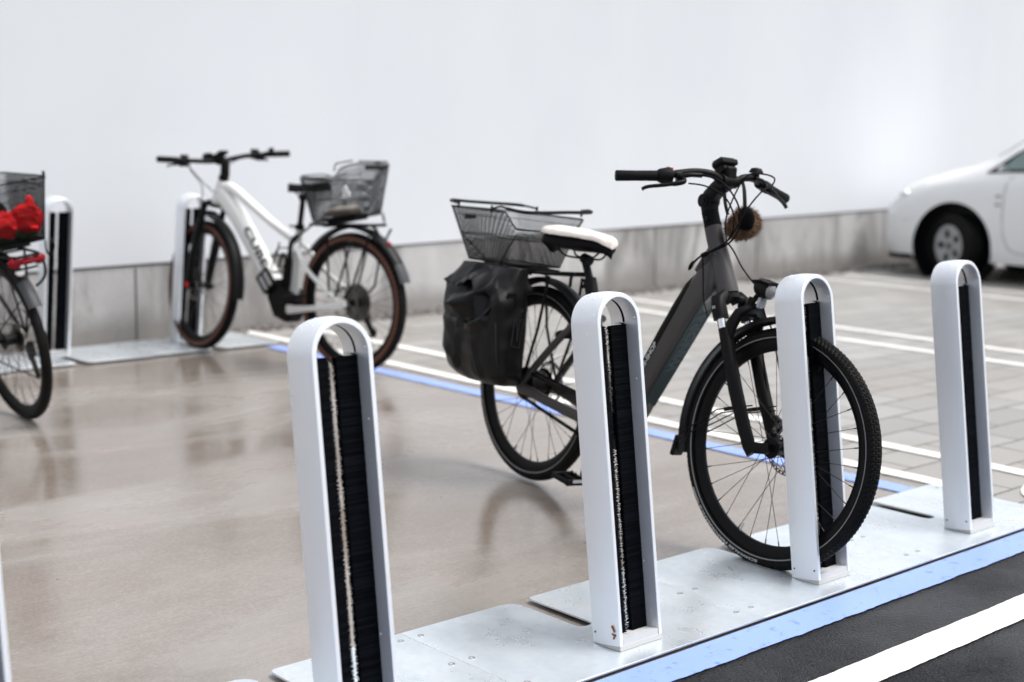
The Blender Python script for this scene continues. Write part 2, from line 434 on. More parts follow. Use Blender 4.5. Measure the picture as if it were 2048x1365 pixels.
# ------------------------------------------------------------------ ground
def sheet(name, x0, x1, y0, y1, z, material, th=None):
    m = MB()
    if th: m.box(((x0 + x1) / 2, (y0 + y1) / 2, z - th / 2), (x1 - x0, y1 - y0, th))
    else: m.add([(x0, y0, z), (x1, y0, z), (x1, y1, z), (x0, y1, z)], [(0, 1, 2, 3)])
    return tag(m.build(name, material, smooth=0), kind='structure')
PADZ = -.016
mat('soil', (0.16, 0.15, 0.13), .9)
sheet('ground', -150, 150, -150, 150, -.06, 'soil')
sheet('concrete_pad', -12, 4.605, 2.2135, 7.62, PADZ, 'wet_concrete', .05)
sheet('road', -40, 60, -40, 2.209, -.012, 'wet_asphalt', .045)
sheet('paved_parking', 4.612, 40, 2.42, 8.9, PADZ - .001, 'concrete_pavers', .045)
sheet('strip_by_wall', -12, 4.605, 7.627, 7.95, PADZ - .003, 'wet_concrete', .04)
sheet('parking_lane', 4.612, 40, 2.208, 2.413, PADZ - .002, 'concrete_pavers', .04)

def ragged(name, p0, p1, wid, z, material, jl=.004, jr=.004, step=.02, label=None):
    """painted line from p0 to p1, its width laid to the left, edges slightly ragged"""
    a, b = V((*p0, 0)), V((*p1, 0)); d = (b - a); L = d.length; d.normalize(); nrm = V((-d.y, d.x, 0)); n = max(2, int(L / step)); m = MB(); vs = []
    for i in range(n + 1):
        q = a + d * (L * i / n); s = L * i / n
        e0 = jr * (noise.noise(V((s * 9, 1.3, z * 10 + wid))) + .6 * noise.noise(V((s * 41, 7.3, wid)))); e1 = jl * (noise.noise(V((s * 9, 5.3, wid))) + .6 * noise.noise(V((s * 41, 2.3, wid))))
        vs += [q + nrm * e0 + V((0, 0, z)), q + nrm * (wid + e1) + V((0, 0, z))]
    m.add(vs, [(2 * i, 2 * i + 2, 2 * i + 3, 2 * i + 1) for i in range(n)])
    return tag(m.build(name, material, smooth=0), kind='structure')
ragged('blue_kerb_line', (-6, 2.087), (16, 2.089), .118, -.008, 'blue_road_paint', jl=.001, jr=.0045, step=.006)
ragged('white_lane_line', (-6, 1.772), (20, 1.774), .106, -.008, 'white_stripe_paint', .003, .003, step=.01)
ragged('blue_bay_line', (4.545, 2.76), (4.545, 7.06), .098, PADZ + .004, 'blue_road_paint', step=.03)
for x, y0 in ((4.735, 2.70), (5.145, 2.60), (7.64, 2.70), (8.10, 2.70), (10.79, 2.7), (11.28, 2.7), (14.0, 2.7), (14.45, 2.7)):
    ragged('white_bay_line', (x, y0), (x, 7.72), .085, PADZ + .004, 'white_road_paint', .005, .005, step=.02)
# curved end of a painted pictogram
m = MB(); vs = []
for i in range(40):
    a = pi * (1.0 - .62 * i / 39); vs += [V((5.14 + .42 * cos(a), 2.36 + .20 * sin(a), PADZ + .0045)), V((5.14 + .34 * cos(a), 2.36 + .125 * sin(a), PADZ + .0045))]
m.add(vs, [(2 * i, 2 * i + 2, 2 * i + 3, 2 * i + 1) for i in range(39)])
tag(m.build('painted_sign_curve', 'white_road_paint', smooth=0), kind='structure')

# ------------------------------------------------------------------ hall wall
WA = radians(2.86)
wallm = Matrix.Translation((3.545, 7.727, 0)) @ Matrix.Rotation(WA, 4, 'Z')
hall = thing('hall_wall', 'long white metal clad wall on a low stained concrete plinth behind the bikes', 'building wall', wallm)
def seam_z(x): return .4265 + .0122 * x
m = MB(); xs = [-14, 26]
m.add([(x, y, z) for x in xs for y, z in ((0, -.1), (0, seam_z(x)), (.25, seam_z(x)), (.25, -.1))], [(0, 4, 5, 1), (1, 5, 6, 2), (2, 6, 7, 3), (0, 1, 2, 3), (7, 6, 5, 4), (3, 7, 4, 0)])
m.build('concrete_plinth', 'stained_concrete', hall, smooth=0)
for x in (.43, 5.33, 6.80, 11.7, 16.6, -4.5):
    MB().box((x, -.0005, .2), (.010, .003, seam_z(x) * 2 - .42), None).build('plinth_joint', 'seam_trim', hall, smooth=0)
m = MB(); m.add([(x, y, z) for x in xs for y, z in ((.012, seam_z(x)), (.012, seam_z(x) + .014), (.2, seam_z(x) + .014), (.2, seam_z(x)))], [(0, 4, 5, 1), (1, 5, 6, 2), (0, 1, 2, 3), (7, 6, 5, 4)])
m.build('base_rail', 'seam_trim', hall, smooth=0)
PW = 1.3255; x0 = .795 - PW * 11
for k in range(28):
    a, b = x0 + PW * k + .0002, x0 + PW * (k + 1) - .0002
    m = MB(); y = -.012 + .0004 * (k % 2)
    m.add([(a, y, seam_z(a) + .014), (b, y, seam_z(b) + .014), (b, y, 6.5), (a, y, 6.5), (a, .2, seam_z(a) + .014), (b, .2, seam_z(b) + .014), (b, .2, 6.5), (a, .2, 6.5)],
          [(0, 1, 2, 3), (4, 7, 6, 5), (0, 4, 5, 1), (1, 5, 6, 2), (2, 6, 7, 3), (3, 7, 4, 0)])
    m.build('cladding_panel', 'white_cladding', hall, smooth=0)

# gravel along the foot of the wall
m = MB()
ico = [V(p).normalized() for p in ((0, 0, 1), (.894, 0, .447), (.276, .851, .447), (-.724, .526, .447), (-.724, -.526, .447), (.276, -.851, .447), (.724, .526, -.447), (-.276, .851, -.447), (-.894, 0, -.447), (-.276, -.851, -.447), (.724, -.526, -.447), (0, 0, -1))]
icf = [(0, 1, 2), (0, 2, 3), (0, 3, 4), (0, 4, 5), (0, 5, 1), (1, 6, 2), (2, 7, 3), (3, 8, 4), (4, 9, 5), (5, 10, 1), (6, 7, 2), (7, 8, 3), (8, 9, 4), (9, 10, 5), (10, 6, 1), (6, 11, 7), (7, 11, 8), (8, 11, 9), (9, 11, 10), (10, 11, 6)]
for i in range(5200):
    u = random.random(); x = 1.1 + 13 * u; d = abs(random.gauss(0, .5)); wdt = .10 + .022 * x
    if d > 1.4: continue
    p = wallm @ V((x, -.012 - wdt * d, 0)); r = random.uniform(.008, .022) * (1.3 if random.random() < .1 else 1)
    rot = Matrix.Rotation(random.random() * 6, 3, V((random.random() - .5, random.random() - .5, random.random() - .4)).normalized()); sq = V((1, random.uniform(.6, 1), random.uniform(.45, .8)))
    m.add([(rot @ V((q.x * sq.x, q.y * sq.y, q.z * sq.z))) * r * random.uniform(.85, 1.1) + V((p.x, p.y, PADZ + r * .35)) for q in ico], icf)
tag(m.build('gravel', 'stone', smooth=0), 'grey gravel strip along the foot of the concrete plinth', 'gravel', kind='stuff')

# ------------------------------------------------------------------ brush posts and their plates
PW_, PD, PL, PT = .1546, .0945, .889, .135
def post_mesh():
    R = PW_ / 2; path = []
    zb = .0135
    for i in range(9): path.append((-R, zb + (PL - R - zb) * i / 8, -1.0, 0.0))
    for i in range(1, 40):
        a = pi - pi * i / 40; path.append((R * cos(a), PL - R + R * sin(a), cos(a), sin(a)))
    for i in range(9): path.append((R, PL - R - (PL - R - zb) * i / 8, 1.0, 0.0))
    sec = []
    vs_ = [0.0, .0012, .008, .02, .036, .0473, .058, .074, .086, PD - .0012, PD]
    for v in vs_:
        q = (v / PD - .5) * 2; out = .0045 * (1 - q * q)
        if v in (0.0, PD): out -= .0012
        sec.append((v, out))
    inn = [(PD, -.0105), (PD - .001, -.0115), (.075, -.0125), (.0515, -.0125), (.0515, -.009), (.0435, -.009), (.0435, -.0125), (.02, -.0125), (.001, -.0115), (0.0, -.0105)]
    sec += inn
    secs = [[V((x + nx * n_, v, z + nz * n_)) for v, n_ in sec] for x, z, nx, nz in path]
    m = MB(); m.loft(secs)
    # rain drops
    for i in range(70):
        k = random.randrange(len(path)); x, z, nx, nz = path[k]
        if k < 9 or k > len(path) - 10: z = random.uniform(.05, PL - R)
        inside = random.random() < .45; v = random.uniform(.006, .088 if not inside else .045); q = (v / PD - .5) * 2
        n_ = -.0125 if inside else .0045 * (1 - q * q); r = random.uniform(.0009, .0022)
        m.ball((x + nx * n_, v, z + nz * n_), (r, r, r * random.uniform(1, 1.6)), 7, 5)
    return m
def brush_mesh(side, seed, gap=.0086):
    rd = random.Random(seed); m = MB(); xw = PW_ / 2 - .0125; z0, z1 = .026, PL - PW_ / 2 - .006
    m.box((side * (xw + gap + .004) / 2, .0475, (z0 + z1) / 2), (xw - gap - .004, .011, z1 - z0))
    m.box((side * (xw + .0012), .0475, (z0 + z1) / 2), (.004, .0075, z1 - z0))
    n = int((z1 - z0) / .0021)
    for lay in range(6):
        y = .0395 + .0032 * lay
        for i in range(n):
            z = z0 + (i + rd.random()) * (z1 - z0) / n; tip = gap + abs(rd.gauss(0, .0009)) - (.0012 if rd.random() < .12 else 0); dz = rd.gauss(0, .0012); dy = rd.gauss(0, .0012); h = .0011
            m.add([(side * xw, y, z - h), (side * xw, y, z + h), (side * (xw + tip) / 2, y + dy * .4, z + h + dz * .3), (side * (xw + tip) / 2, y + dy * .4, z - h + dz * .3), (side * tip, y + dy, z + dz + .0009), (side * tip, y + dy, z + dz - .0009)], [(0, 1, 2, 3), (3, 2, 4, 5)])
    if True:
        for i in range(14):
            z = z1 + rd.random() * .004; L_ = rd.uniform(.01, .045)
            m.add([(side * xw, .045 + rd.random() * .01, z - .0006), (side * xw, .047, z), (side * (xw - L_), .046 + rd.gauss(0, .003), z + rd.random() * .008)], [(0, 1, 2)])
    return m
def arc_rubber():
    R = PW_ / 2 - .0118; m = MB(); secs = []
    for i in range(33):
        a = pi * i / 32; c_, s_ = cos(a), sin(a)
        secs.append([V((c_ * r, y, PL - PW_ / 2 + s_ * r)) for r, y in ((R, .0443), (R - .0012, .0443), (R - .0012, .0507), (R, .0507))])
    return m.loft(secs)
def base_mesh():
    m = MB(); t = math.tan(PT); vs = []; R = PW_ / 2
    out = []
    for v in np.linspace(0, PD, 9):
        q = (v / PD - .5) * 2; out.append((-R - .0045 * (1 - q * q), v))
    out += [(-x, v) for x, v in reversed(out)]
    n = len(out); vs = [V((x, v, v * t + .0007)) for x, v in out] + [V((x, v, .0133)) for x, v in out]
    m.add(vs, [tuple(range(n)), tuple(range(2 * n - 1, n - 1, -1))] + [(i, i + n, (i + 1) % n + n, (i + 1) % n) for i in range(n)])
    m.box((0, PD / 2, .0215), (PW_ - .0262, PD - .003, .0165))
    m.disc((-.008, .030, .0302), .016, .0012, 20, 'z')
    return m

def post_matrix(x, y, flip):
    mt = Matrix.Translation((x, y, 0)) @ (Matrix.Rotation(pi, 4, 'Z') if flip else Matrix.Identity(4))
    return mt @ Matrix.Rotation(-PT, 4, 'X')
def make_post(label, mt):
    t = thing('brush_post', label, 'bike stand', mt, 'bicycle parking posts with black brush strips')
    post_mesh().build('post_frame', 'anodised_aluminium', t, smooth=28)
    brush_mesh(-1, 3).build('brush', 'bristle', t, smooth=0); brush_mesh(1, 4).build('brush', 'bristle', t, smooth=0)
    arc_rubber().build('rubber_strip', 'groove_rubber', t)
    base_mesh().build('base_block', 'post_base_plastic', t, smooth=30)
    hole = MB().disc((0, 0, 0), .0026, .003, 12, 'x').build('screw_hole', 'screw_hole', t)
    for i, (sx, v) in enumerate(((-1, .012), (-1, .082), (1, .012), (1, .082))):
        h = hole if i == 0 else hole.copy()
        if i: COL.objects.link(h); h.parent = t
        h.matrix_local = Matrix.Translation((sx * (PW_ / 2 + .0016), v, .041))
    return t
YB = 2.283
P_X = [.862, 1.6945, 2.532, 3.356, 4.183]
LAB = {0: 'silver brush post cut off by the left picture edge, the nearest one', 1: 'largest silver brush post, in front of the white bike\'s rear wheel',
       2: 'silver brush post with a rusty leaf, hiding the middle of the grey bike', 3: 'silver brush post that grips the front wheel of the grey bike', 4: 'silver brush post in front of the white car at the right end'}
FARX = [(2.49, 7.50), (3.314, 7.50), (4.152, 7.53)]
FLAB = {0: 'far silver brush post hidden at the front of the bike with the red cloth', 1: 'empty far silver brush post by the concrete plinth behind the bike with red cloth', 2: 'far silver brush post that holds the front wheel of the white bike'}
proto = make_post(LAB[1], post_matrix(P_X[1], YB, False))
for i in (0, 2, 3, 4):
    c = copy_tree(proto); c.matrix_world = post_matrix(P_X[i], YB, False); c['label'] = LAB[i]
for i, (x, y) in enumerate(FARX):
    c = copy_tree(proto); c.matrix_world = post_matrix(x, y, True); c['label'] = FLAB[i]

def rounded(poly, rad):
    out = []; n = len(poly)
    for i in range(n):
        p, a, b = V((*poly[i], 0)), V((*poly[i - 1], 0)), V((*poly[(i + 1) % n], 0)); r = rad[i]
        if r == 0: out.append((p.x, p.y)); continue
        u, v = (a - p).normalized(), (b - p).normalized()
        for k in range(8):
            t = k / 7; q = (p + u * r) * (1 - t) ** 2 + p * 2 * t * (1 - t) + (p + v * r) * t * t; out.append((q.x, q.y))
    return out
def plate_mesh():
    h, s = .4152, .0265
    o = rounded([(-h, 0), (h, 0), (h, .519), (s, .519), (s, .256), (-s, .256), (-s, .519), (-h, .519)], [0, 0, 0, .022, .026, .026, .055, 0])
    n = len(o); m = MB()
    m.add([V((x, y, -.0062)) for x, y in o] + [V((x, y, -.0002)) for x, y in o], [tuple(range(n)), tuple(range(2 * n - 1, n - 1, -1))] + [(i, i + n, (i + 1) % n + n, (i + 1) % n) for i in range(n)])
    return m
pm = None
def make_plate(label, mt):
    t = thing('base_plate', label, 'steel plate', mt, 'galvanised plates under the brush posts')
    plate_mesh().build('steel_sheet', 'galvanised_steel', t, smooth=30, bevel=.0008)
    for sx in (-1, 1):
        for y in (.073, .273, .473):
            m = MB().lathe([(.0001, -.0012), (.0035, -.0012), (.0042, .0007), (.0085, .0004), (.0090, -.001)], (0, 0, 0), 16)
            m.v = [(x, z, y_) for x, y_, z in m.v]
            b = m.build('bolt', 'bolt_steel', t, matrix=Matrix.Translation((sx * .384, y, .0004)))
    return t
PLAB = {0: 'galvanised plate at the lower left corner under the cut-off post', 1: 'galvanised plate with bolts under the nearest full post', 2: 'galvanised plate under the post with the rusty leaf', 3: 'galvanised plate under the front wheel of the grey bike', 4: 'galvanised plate at the right end beside the paving'}
FPL = {0: 'far galvanised plate under the wheel of the bike with red cloth', 1: 'far galvanised plate between the two far bikes under the empty post', 2: 'far galvanised plate under the front wheel of the white bike'}
def plate_m(i):
    a = (P_X[i - 1] + P_X[i]) / 2 if i else P_X[0] - .4155
    b = (P_X[i] + P_X[i + 1]) / 2 if i < 4 else P_X[4] + .420
    return Matrix.Translation(((a + b) / 2 + .001, 2.2165, 0)) @ Matrix.Diagonal(((b - a - .0012) / .8304, 1, 1, 1))
pp = make_plate(PLAB[1], plate_m(1))
for i in (0, 2, 3, 4):
    c = copy_tree(pp); c.matrix_world = plate_m(i); c['label'] = PLAB[i]
for i, (x, y) in enumerate(FARX):
    c = copy_tree(pp); c.matrix_world = Matrix.Translation((x, 7.588 + .02 * i, 0)) @ Matrix.Rotation(pi, 4, 'Z'); c['label'] = FPL[i]

# small rusty leaf stuck on one post
lm = post_matrix(P_X[2], YB, False) @ Matrix.Translation((-PW_ / 2 - .0042, .016, .047))
m = MB(); random.seed(5)
for cx, cz, a, L_, W_ in ((0, .010, 1.2, .020, .007), (.002, -.004, .3, .011, .004), (-.001, -.012, -1.1, .013, .005)):
    pts = []
    for k in range(12):
        q = 2 * pi * k / 12; rr = random.uniform(.7, 1.1)
        yy, zz = cos(q) * L_ / 2 * rr, sin(q) * W_ / 2 * rr
        pts.append((random.uniform(-.0012, .0), cx + yy * cos(a) - zz * sin(a), cz + yy * sin(a) + zz * cos(a)))
    m.add([(p[0] - .0006, p[1], p[2]) for p in pts] + [(0.001, p[1], p[2]) for p in pts], [tuple(range(12)), tuple(range(23, 11, -1))] + [(i, (i + 1) % 12, (i + 1) % 12 + 12, i + 12) for i in range(12)])
lf = m.build('dried_leaf', 'rust_leaf', smooth=0); lf.matrix_world = lm
tag(lf, 'small rust brown leaf stuck low on the side of a silver post', 'leaf')

# ------------------------------------------------------------------ shared bicycle pieces
def bike_matrix(rear, front, lean, z=0.0):
    d = V((front[0] - rear[0], front[1] - rear[1], 0)).normalized(); l = V((0, 0, 1)).cross(d)
    u = V((0, 0, 1)) * cos(lean) + l * sin(lean); n = l * cos(lean) - V((0, 0, 1)) * sin(lean)
    return Matrix(((d.x, n.x, u.x, rear[0]), (d.y, n.y, u.y, rear[1]), (d.z, n.z, u.z, z), (0, 0, 0, 1)))
def steer(p, axis, delta):
    return Matrix.Translation(p) @ Matrix.Rotation(delta, 4, V(axis).normalized()) @ Matrix.Translation(-V(p))

def tyre_mesh(R, hw, hh, kind):
    """hw half width, hh height of the tyre section above the rim edge"""
    prof = []; N = 26
    for i in range(N + 1):
        a = -0.20 * pi + (1.40 * pi) * i / N      # from one bead over the tread to the other
        prof.append((a, R - hh / 2 - .0 + (hh / 2) * sin(a), hw * -cos(a)))
    m = MB()
    if kind == 'plain': return m.lathe([(r, y) for a, r, y in prof] , (0, 0, 0), 96)
    secs = []; seg = 1080 if kind == 'fine' else 960; rep = 150 if kind == 'fine' else 80
    for s in range(seg):
        th = 2 * pi * s / seg; u = s * rep / seg; q = []
        for i, (a, r, y) in enumerate(prof):
            w_ = y / hw; on = sin(a) > (.05 if kind == 'fine' else .22); d = 0
            if on:
                if kind == 'fine':
                    ph = (u + abs(w_) * 1.6) % 1; row = (abs(w_) * 3.2) % 1
                    d = .0016 if (ph > .34 and row > .20) else -.0014
                    if abs(w_) < .10: d = .0012
                else:
                    row = int((w_ + 1) * 3.0); ph = (u + .5 * (row % 2)) % 1; fr = ((w_ + 1) * 3.0) % 1
                    d = .0042 if (ph > .42 and .12 < fr < .88) else 0
            rr, yy = r + d * max(0, sin(a)), y + d * -cos(a) * (1 if kind != 'fine' else .6)
            q.append(V((rr * cos(th), yy, rr * sin(th))))
        secs.append(q)
    m.loft(secs, closed_sec=False, cap=False, closed_path=True); return m
def rim_mesh(Rb, depth, hw):
    return MB().lathe([(Rb + .006, -hw), (Rb + .006, -hw + .002), (Rb - .002, -hw + .003), (Rb - depth * .9, -.005), (Rb - depth, 0), (Rb - depth * .9, .005), (Rb - .002, hw - .003), (Rb + .006, hw - .002), (Rb + .006, hw), (Rb - .004, hw), (Rb - depth * .75, hw * .75), (Rb - depth * 1.03, .004), (Rb - depth * 1.03, -.004), (Rb - depth * .75, -hw * .75), (Rb - .004, -hw)], (0, 0, 0), 96, closed_prof=True)
def rotor_mesh(r, y):
    m = MB(); n = 36
    for i in range(n):
        a0, a1 = 2 * pi * i / n, 2 * pi * (i + .62) / n; a2 = 2 * pi * (i + 1) / n
        for ra, rb, b0, b1 in ((r - .003, r, a0, a2), (r - .012, r - .009, a0, a2), (r - .0091, r - .0029, a0, a1)):
            vs = []
            for yy in (y - .0009, y + .0009):
                for rr, aa in ((ra, b0), (rb, b0), (rb, b1), (ra, b1)): vs.append((rr * cos(aa), yy, rr * sin(aa)))
            m.add(vs, [(0, 1, 2, 3), (7, 6, 5, 4), (0, 4, 5, 1), (2, 6, 7, 3), (1, 5, 6, 2), (3, 7, 4, 0)])
    for i in range(6):
        a = 2 * pi * i / 6; m.tube([(.02 * cos(a), y, .02 * sin(a)), ((r - .011) * cos(a + .5), y, (r - .011) * sin(a + .5))], .0032, 4)
    m.disc((0, y, 0), .026, .004, 24); return m
def gear_outline(r, teeth, h=.0035):
    o = []
    for i in range(teeth):
        for k, q in ((0, 0), (.28, 0), (.42, h), (.62, h), (.78, 0)):
            a = 2 * pi * (i + k) / teeth; o.append(((r + q) * cos(a), (r + q) * sin(a)))
    return o
def make_wheel(parent, centre, R, kind='plain', hw=.0235, hh=.042, rimd=.024, tyre='tyre_rubber', hub=(.018, .032), spokes=32, extra=Matrix.Identity(4), rotor=None, stripe=None, tan=False, hubmat='black_paint'):
    mt = extra @ Matrix.Translation(centre)
    hr, hy = hub; m = MB()
    m.lathe([(.0001, -hy - .022), (.006, -hy - .022), (.0065, -hy - .004), (hr * .7, -hy - .004), (hr + .011, -hy - .0015), (hr + .011, -hy + .0015), (hr, -hy + .006), (hr * .92, 0), (hr, hy - .006), (hr + .011, hy - .0015), (hr + .011, hy + .0015), (hr * .7, hy + .004), (.0065, hy + .004), (.006, hy + .022), (.0001, hy + .022)], (0, 0, 0), 28)
    wh = m.build('wheel', hubmat, parent, matrix=mt)
    tyre_mesh(R, hw, hh, kind).build('tyre', tyre, wh, smooth=30 if kind != 'plain' else 60)
    Rb = R - hh + .004
    rim_mesh(Rb, rimd, hw * .62).build('rim', 'black_paint', wh)
    if stripe:
        for s in (-1, 1):
            m = MB(); rs = R - hh * .66
            m.lathe([(rs - .0015, s * (hw * .985)), (rs + .0015, s * (hw * 1.02)), (rs + .0015, s * (hw * 1.02 + .0008)), (rs - .0015, s * (hw * .985 + .0008))], (0, 0, 0), 120, closed_prof=True)
            m.build('reflective_stripe', stripe, wh)
    if tan:
        for s in (-1, 1):
            prof = []
            for i in range(9):
                a = -.14 * pi + .30 * pi * i / 8; prof.append((R - hh / 2 + (hh / 2 + .0006) * sin(a), s * (hw + .0009) * cos(a)))
            MB().lathe(prof, (0, 0, 0), 96).build('tan_sidewall', 'tan_rubber', wh)
    rr = Rb - rimd
    base = {}
    for side in (-1, 1):
        for dirn in (-1, 1):
            a = dirn * .30 * pi
            p0 = V(((hr + .008) * cos(a), side * hy, (hr + .008) * sin(a))); p1 = V((rr - .003, side * .003, 0)); p2 = p1 + (p0 - p1).normalized() * .012
            me = MB().tube([p0, p2], .00105, 5).tube([p2, p1 + V((.004, 0, 0))], .0020, 6)
            o = me.build('spoke', 'spoke_steel', wh); base[(side, dirn)] = o
    for i in range(spokes):
        side = -1 if i % 2 else 1; dirn = 1 if (i // 2) % 2 else -1; mt2 = Matrix.Rotation(-2 * pi * i / spokes, 4, 'Y')
        if i < 4: o = base[(side, dirn)]
        else: o = base[(side, dirn)].copy(); COL.objects.link(o); o.parent = wh
        o.matrix_local = mt2
    if rotor: rotor_mesh(rotor[0], rotor[1]).build('brake_disc', 'steel', wh)
    m = MB(); a = radians(250); m.tube([(rr * cos(a), 0, rr * sin(a)), ((rr - .03) * cos(a), 0, (rr - .03) * sin(a))], [.0035, .0025], 8); m.build('valve', 'nipple_silver', wh)
    return wh
def guard(parent, centre, R, a0, a1, hw, material, extra=Matrix.Identity(4), flare=0.0, th=.0016, n=40, name='mudguard'):
    m = MB(); secs = []
    for i in range(n + 1):
        a = a0 + (a1 - a0) * i / n; k = hw * (1 + flare * max(0, (i / n - .75) * 4)); s = []
        for j in range(9): 
            b = -1 + 2 * j / 8; s.append((R - .011 * b * b * b * b - .006 * b * b, k * b))
        s += [(r - th, y * .97) for r, y in reversed(s)]
        secs.append([V((centre[0] + r * cos(a), centre[1] + y, centre[2] + r * sin(a))) for r, y in s])
    m.loft(secs); return m.build(name, material, parent, matrix=extra, smooth=45)

def basket_pieces(name, label, mt, b0, b1, bw, t0, t1, tw, z0, ztop, dip, group=None, wire=.0011, pitch=.0105, zb1=None):
    """wire basket: b0..b1/bw floor, t0..t1/tw rim (x rear..front, half width), dip(x,y) lowers the rim"""
    t = thing(name, label, 'basket', mt, group)
    zb1 = z0 if zb1 is None else zb1
    def rect(x0, x1, hw, r):
        c = []
        for cx, cy, a0 in ((x1 - r, hw - r, 0), (x0 + r, hw - r, pi / 2), (x0 + r, -hw + r, pi), (x1 - r, -hw + r, 3 * pi / 2)):
            for k in range(7): a = a0 + pi / 2 * k / 6; c.append((cx + r * cos(a), cy + r * sin(a)))
        return c
    B, T = rect(b0, b1, bw, .035), rect(t0, t1, tw, .045)
    # resample both by perimeter fraction of the rim
    Tl = [0]
    for i in range(len(T)): p, q = T[i], T[(i + 1) % len(T)]; Tl.append(Tl[-1] + math.hypot(q[0] - p[0], q[1] - p[1]))
    per = Tl[-1]
    def at(u, h):
        s = (u % 1) * per; i = max(j for j in range(len(T)) if Tl[j] <= s + 1e-9); f = (s - Tl[i]) / max(1e-9, Tl[i + 1] - Tl[i]); j = (i + 1) % len(T)
        bx, by = B[i][0] + (B[j][0] - B[i][0]) * f, B[i][1] + (B[j][1] - B[i][1]) * f
        tx, ty = T[i][0] + (T[j][0] - T[i][0]) * f, T[i][1] + (T[j][1] - T[i][1]) * f
        zt = ztop(tx); zz = z0 + (zb1 - z0) * (bx - b0) / (b1 - b0)
        return V((bx + (tx - bx) * h, by + (ty - by) * h, zz + (zt - zz) * h))
    def hmax(u): 
        p = at(u, 1); return 1 - dip(p.x, p.y)
    m = MB(); nu = int(per / pitch); Hh = ztop(t0) - z0; steps = 14
    for sgn in (-1, 1):
        for i in range(nu):
            pts = []; u0 = i / nu
            for k in range(steps + 1):
                h = k / steps; u = u0 + sgn * h * Hh * .55 / per
                if h > hmax(u): break
                pts.append(at(u, h))
            if len(pts) > 1: m.tube(pts, wire, 3, cap=False)
    m.build('wire_mesh', 'basket_wire', t, smooth=0)
    m = MB(); zf = lambda x: z0 + (zb1 - z0) * (x - b0) / (b1 - b0)
    for k in range(int((b1 - b0) / .014)): x = b0 + .01 + .014 * k; m.tube([(x, -bw + .006, zf(x)), (x, bw - .006, zf(x))], wire * 1.3, 4)
    for k in range(int(2 * bw / .014)): y = -bw + .008 + .014 * k; m.tube([(b0 + .006, y, z0), (b1 - .006, y, zb1)], wire * 1.3, 4)
    m.build('floor_grid', 'basket_wire', t, smooth=0)
    N = 150
    MB().tube([at(i / N, hmax(i / N)) for i in range(N)], .0034, 6, closed=True).build('rim_wire', 'basket_wire', t)
    m = MB(); m.tube([at(i / N, 0) for i in range(N)], .0030, 6, closed=True); m.build('floor_wire', 'basket_wire', t)
    m = MB(); m.tube([at(i / N, min(hmax(i / N), .50) - .002) for i in range(N)], .0017, 5, closed=True)
    m.tube([at(i / N, min(hmax(i / N), .86)) for i in range(N)], .0015, 5, closed=True); m.build('band_wire', 'basket_wire', t)
    return t, at, hmax

# ------------------------------------------------------------------ grey step-through e-bike
MG = bike_matrix((3.4955, 3.739), (3.3235, 2.515), .090, -.008)
g = thing('electric_bicycle', 'grey electric bicycle with teal stripe, its front wheel held in a silver post', 'bicycle', MG)
GB, GA = V((.952, 0, .802)), V((-.451, 0, .893))
GS = steer(GB, GA, .10)
# frame
m = MB()
m.tube([(.957, 0, .792), (.950, 0, .806), (.925, 0, .855), (.889, 0, .927), (.855, 0, .994)], [.034, .0345, .033, .030, .0285], 28)
m.beam([(.905, .905, .018, .022), (.900, .868, .036, .030), (.868, .818, .052, .038), (.833, .777, .048, .040), (.80, .727, .0465, .041), (.735, .629, .046, .041), (.668, .528, .046, .041), (.600, .425, .047, .042), (.550, .350, .050, .043), (.50, .292, .052, .044), (.44, .27, .045, .040)], 4.2, 36)
m.tube([(.262, 0, .742), (.285, 0, .690), (.36, 0, .49), (.440, 0, .300)], [.0195, .0205, .021, .024], 18)
m.tube(spline([(.885, 0, .93), (.86, 0, .90), (.825, 0, .85)], 5), [.026] * 11, 14)
fr = m.build('frame', 'grey_frame', g, smooth=50)
m = MB(); m.beam([(.826, .838, .008, .028), (.806, .806, .017, .039), (.766, .741, .021, .0425), (.706, .646, .022, .0430), (.645, .545, .022, .0430), (.585, .447, .022, .0435), (.535, .370, .020, .0435)], 3.4, 26)
m.build('battery_cover', 'black_plastic', fr, smooth=50)
m = MB(); m.lathe([(.0001, -.055), (.045, -.055), (.075, -.048), (.082, -.02), (.082, .02), (.075, .048), (.045, .055), (.0001, .055)], (.455, 0, .285), 36); m.build('motor', 'black_plastic', fr)
m = MB(); m.ball((.815, -.040, .868), (.019, .006, .007), 14, 8); m.v = [tuple(V((.815, 0, .868)) + Matrix.Rotation(radians(-58), 3, 'Y') @ (V(p) - V((.815, 0, .868)))) for p in m.v]
m.build('cable_port', 'black_matte', fr)
m = MB()
lo_ = lambda x, z, y: (x + .0472 * .834, y, z - .0472 * .552)
m.add([lo_(.840, .787, -.030), lo_(.845, .795, .010), lo_(.842, .790, .031), lo_(.735, .629, .031), lo_(.668, .528, .031), lo_(.590, .410, .031), lo_(.590, .410, -.030), lo_(.668, .528, -.030), lo_(.735, .629, -.030)], [tuple(range(9))])
m.build('teal_panel', 'teal_decal', fr, smooth=0)
o_ = lo_(.672, .534, .021)
lettering('maker_lettering', 'WINORA', (o_[0] + .0008, o_[1], o_[2] - .0005), (.146, 0, .2205), (0, -.040, 0), 'teal_letter', fr, .06)
lettering('shop_lettering', 'BIKE-SHOP', (.6245, -.0442, .486), (.069, 0, .113), (-.0150, 0, .0092), 'light_letter', fr, .03)
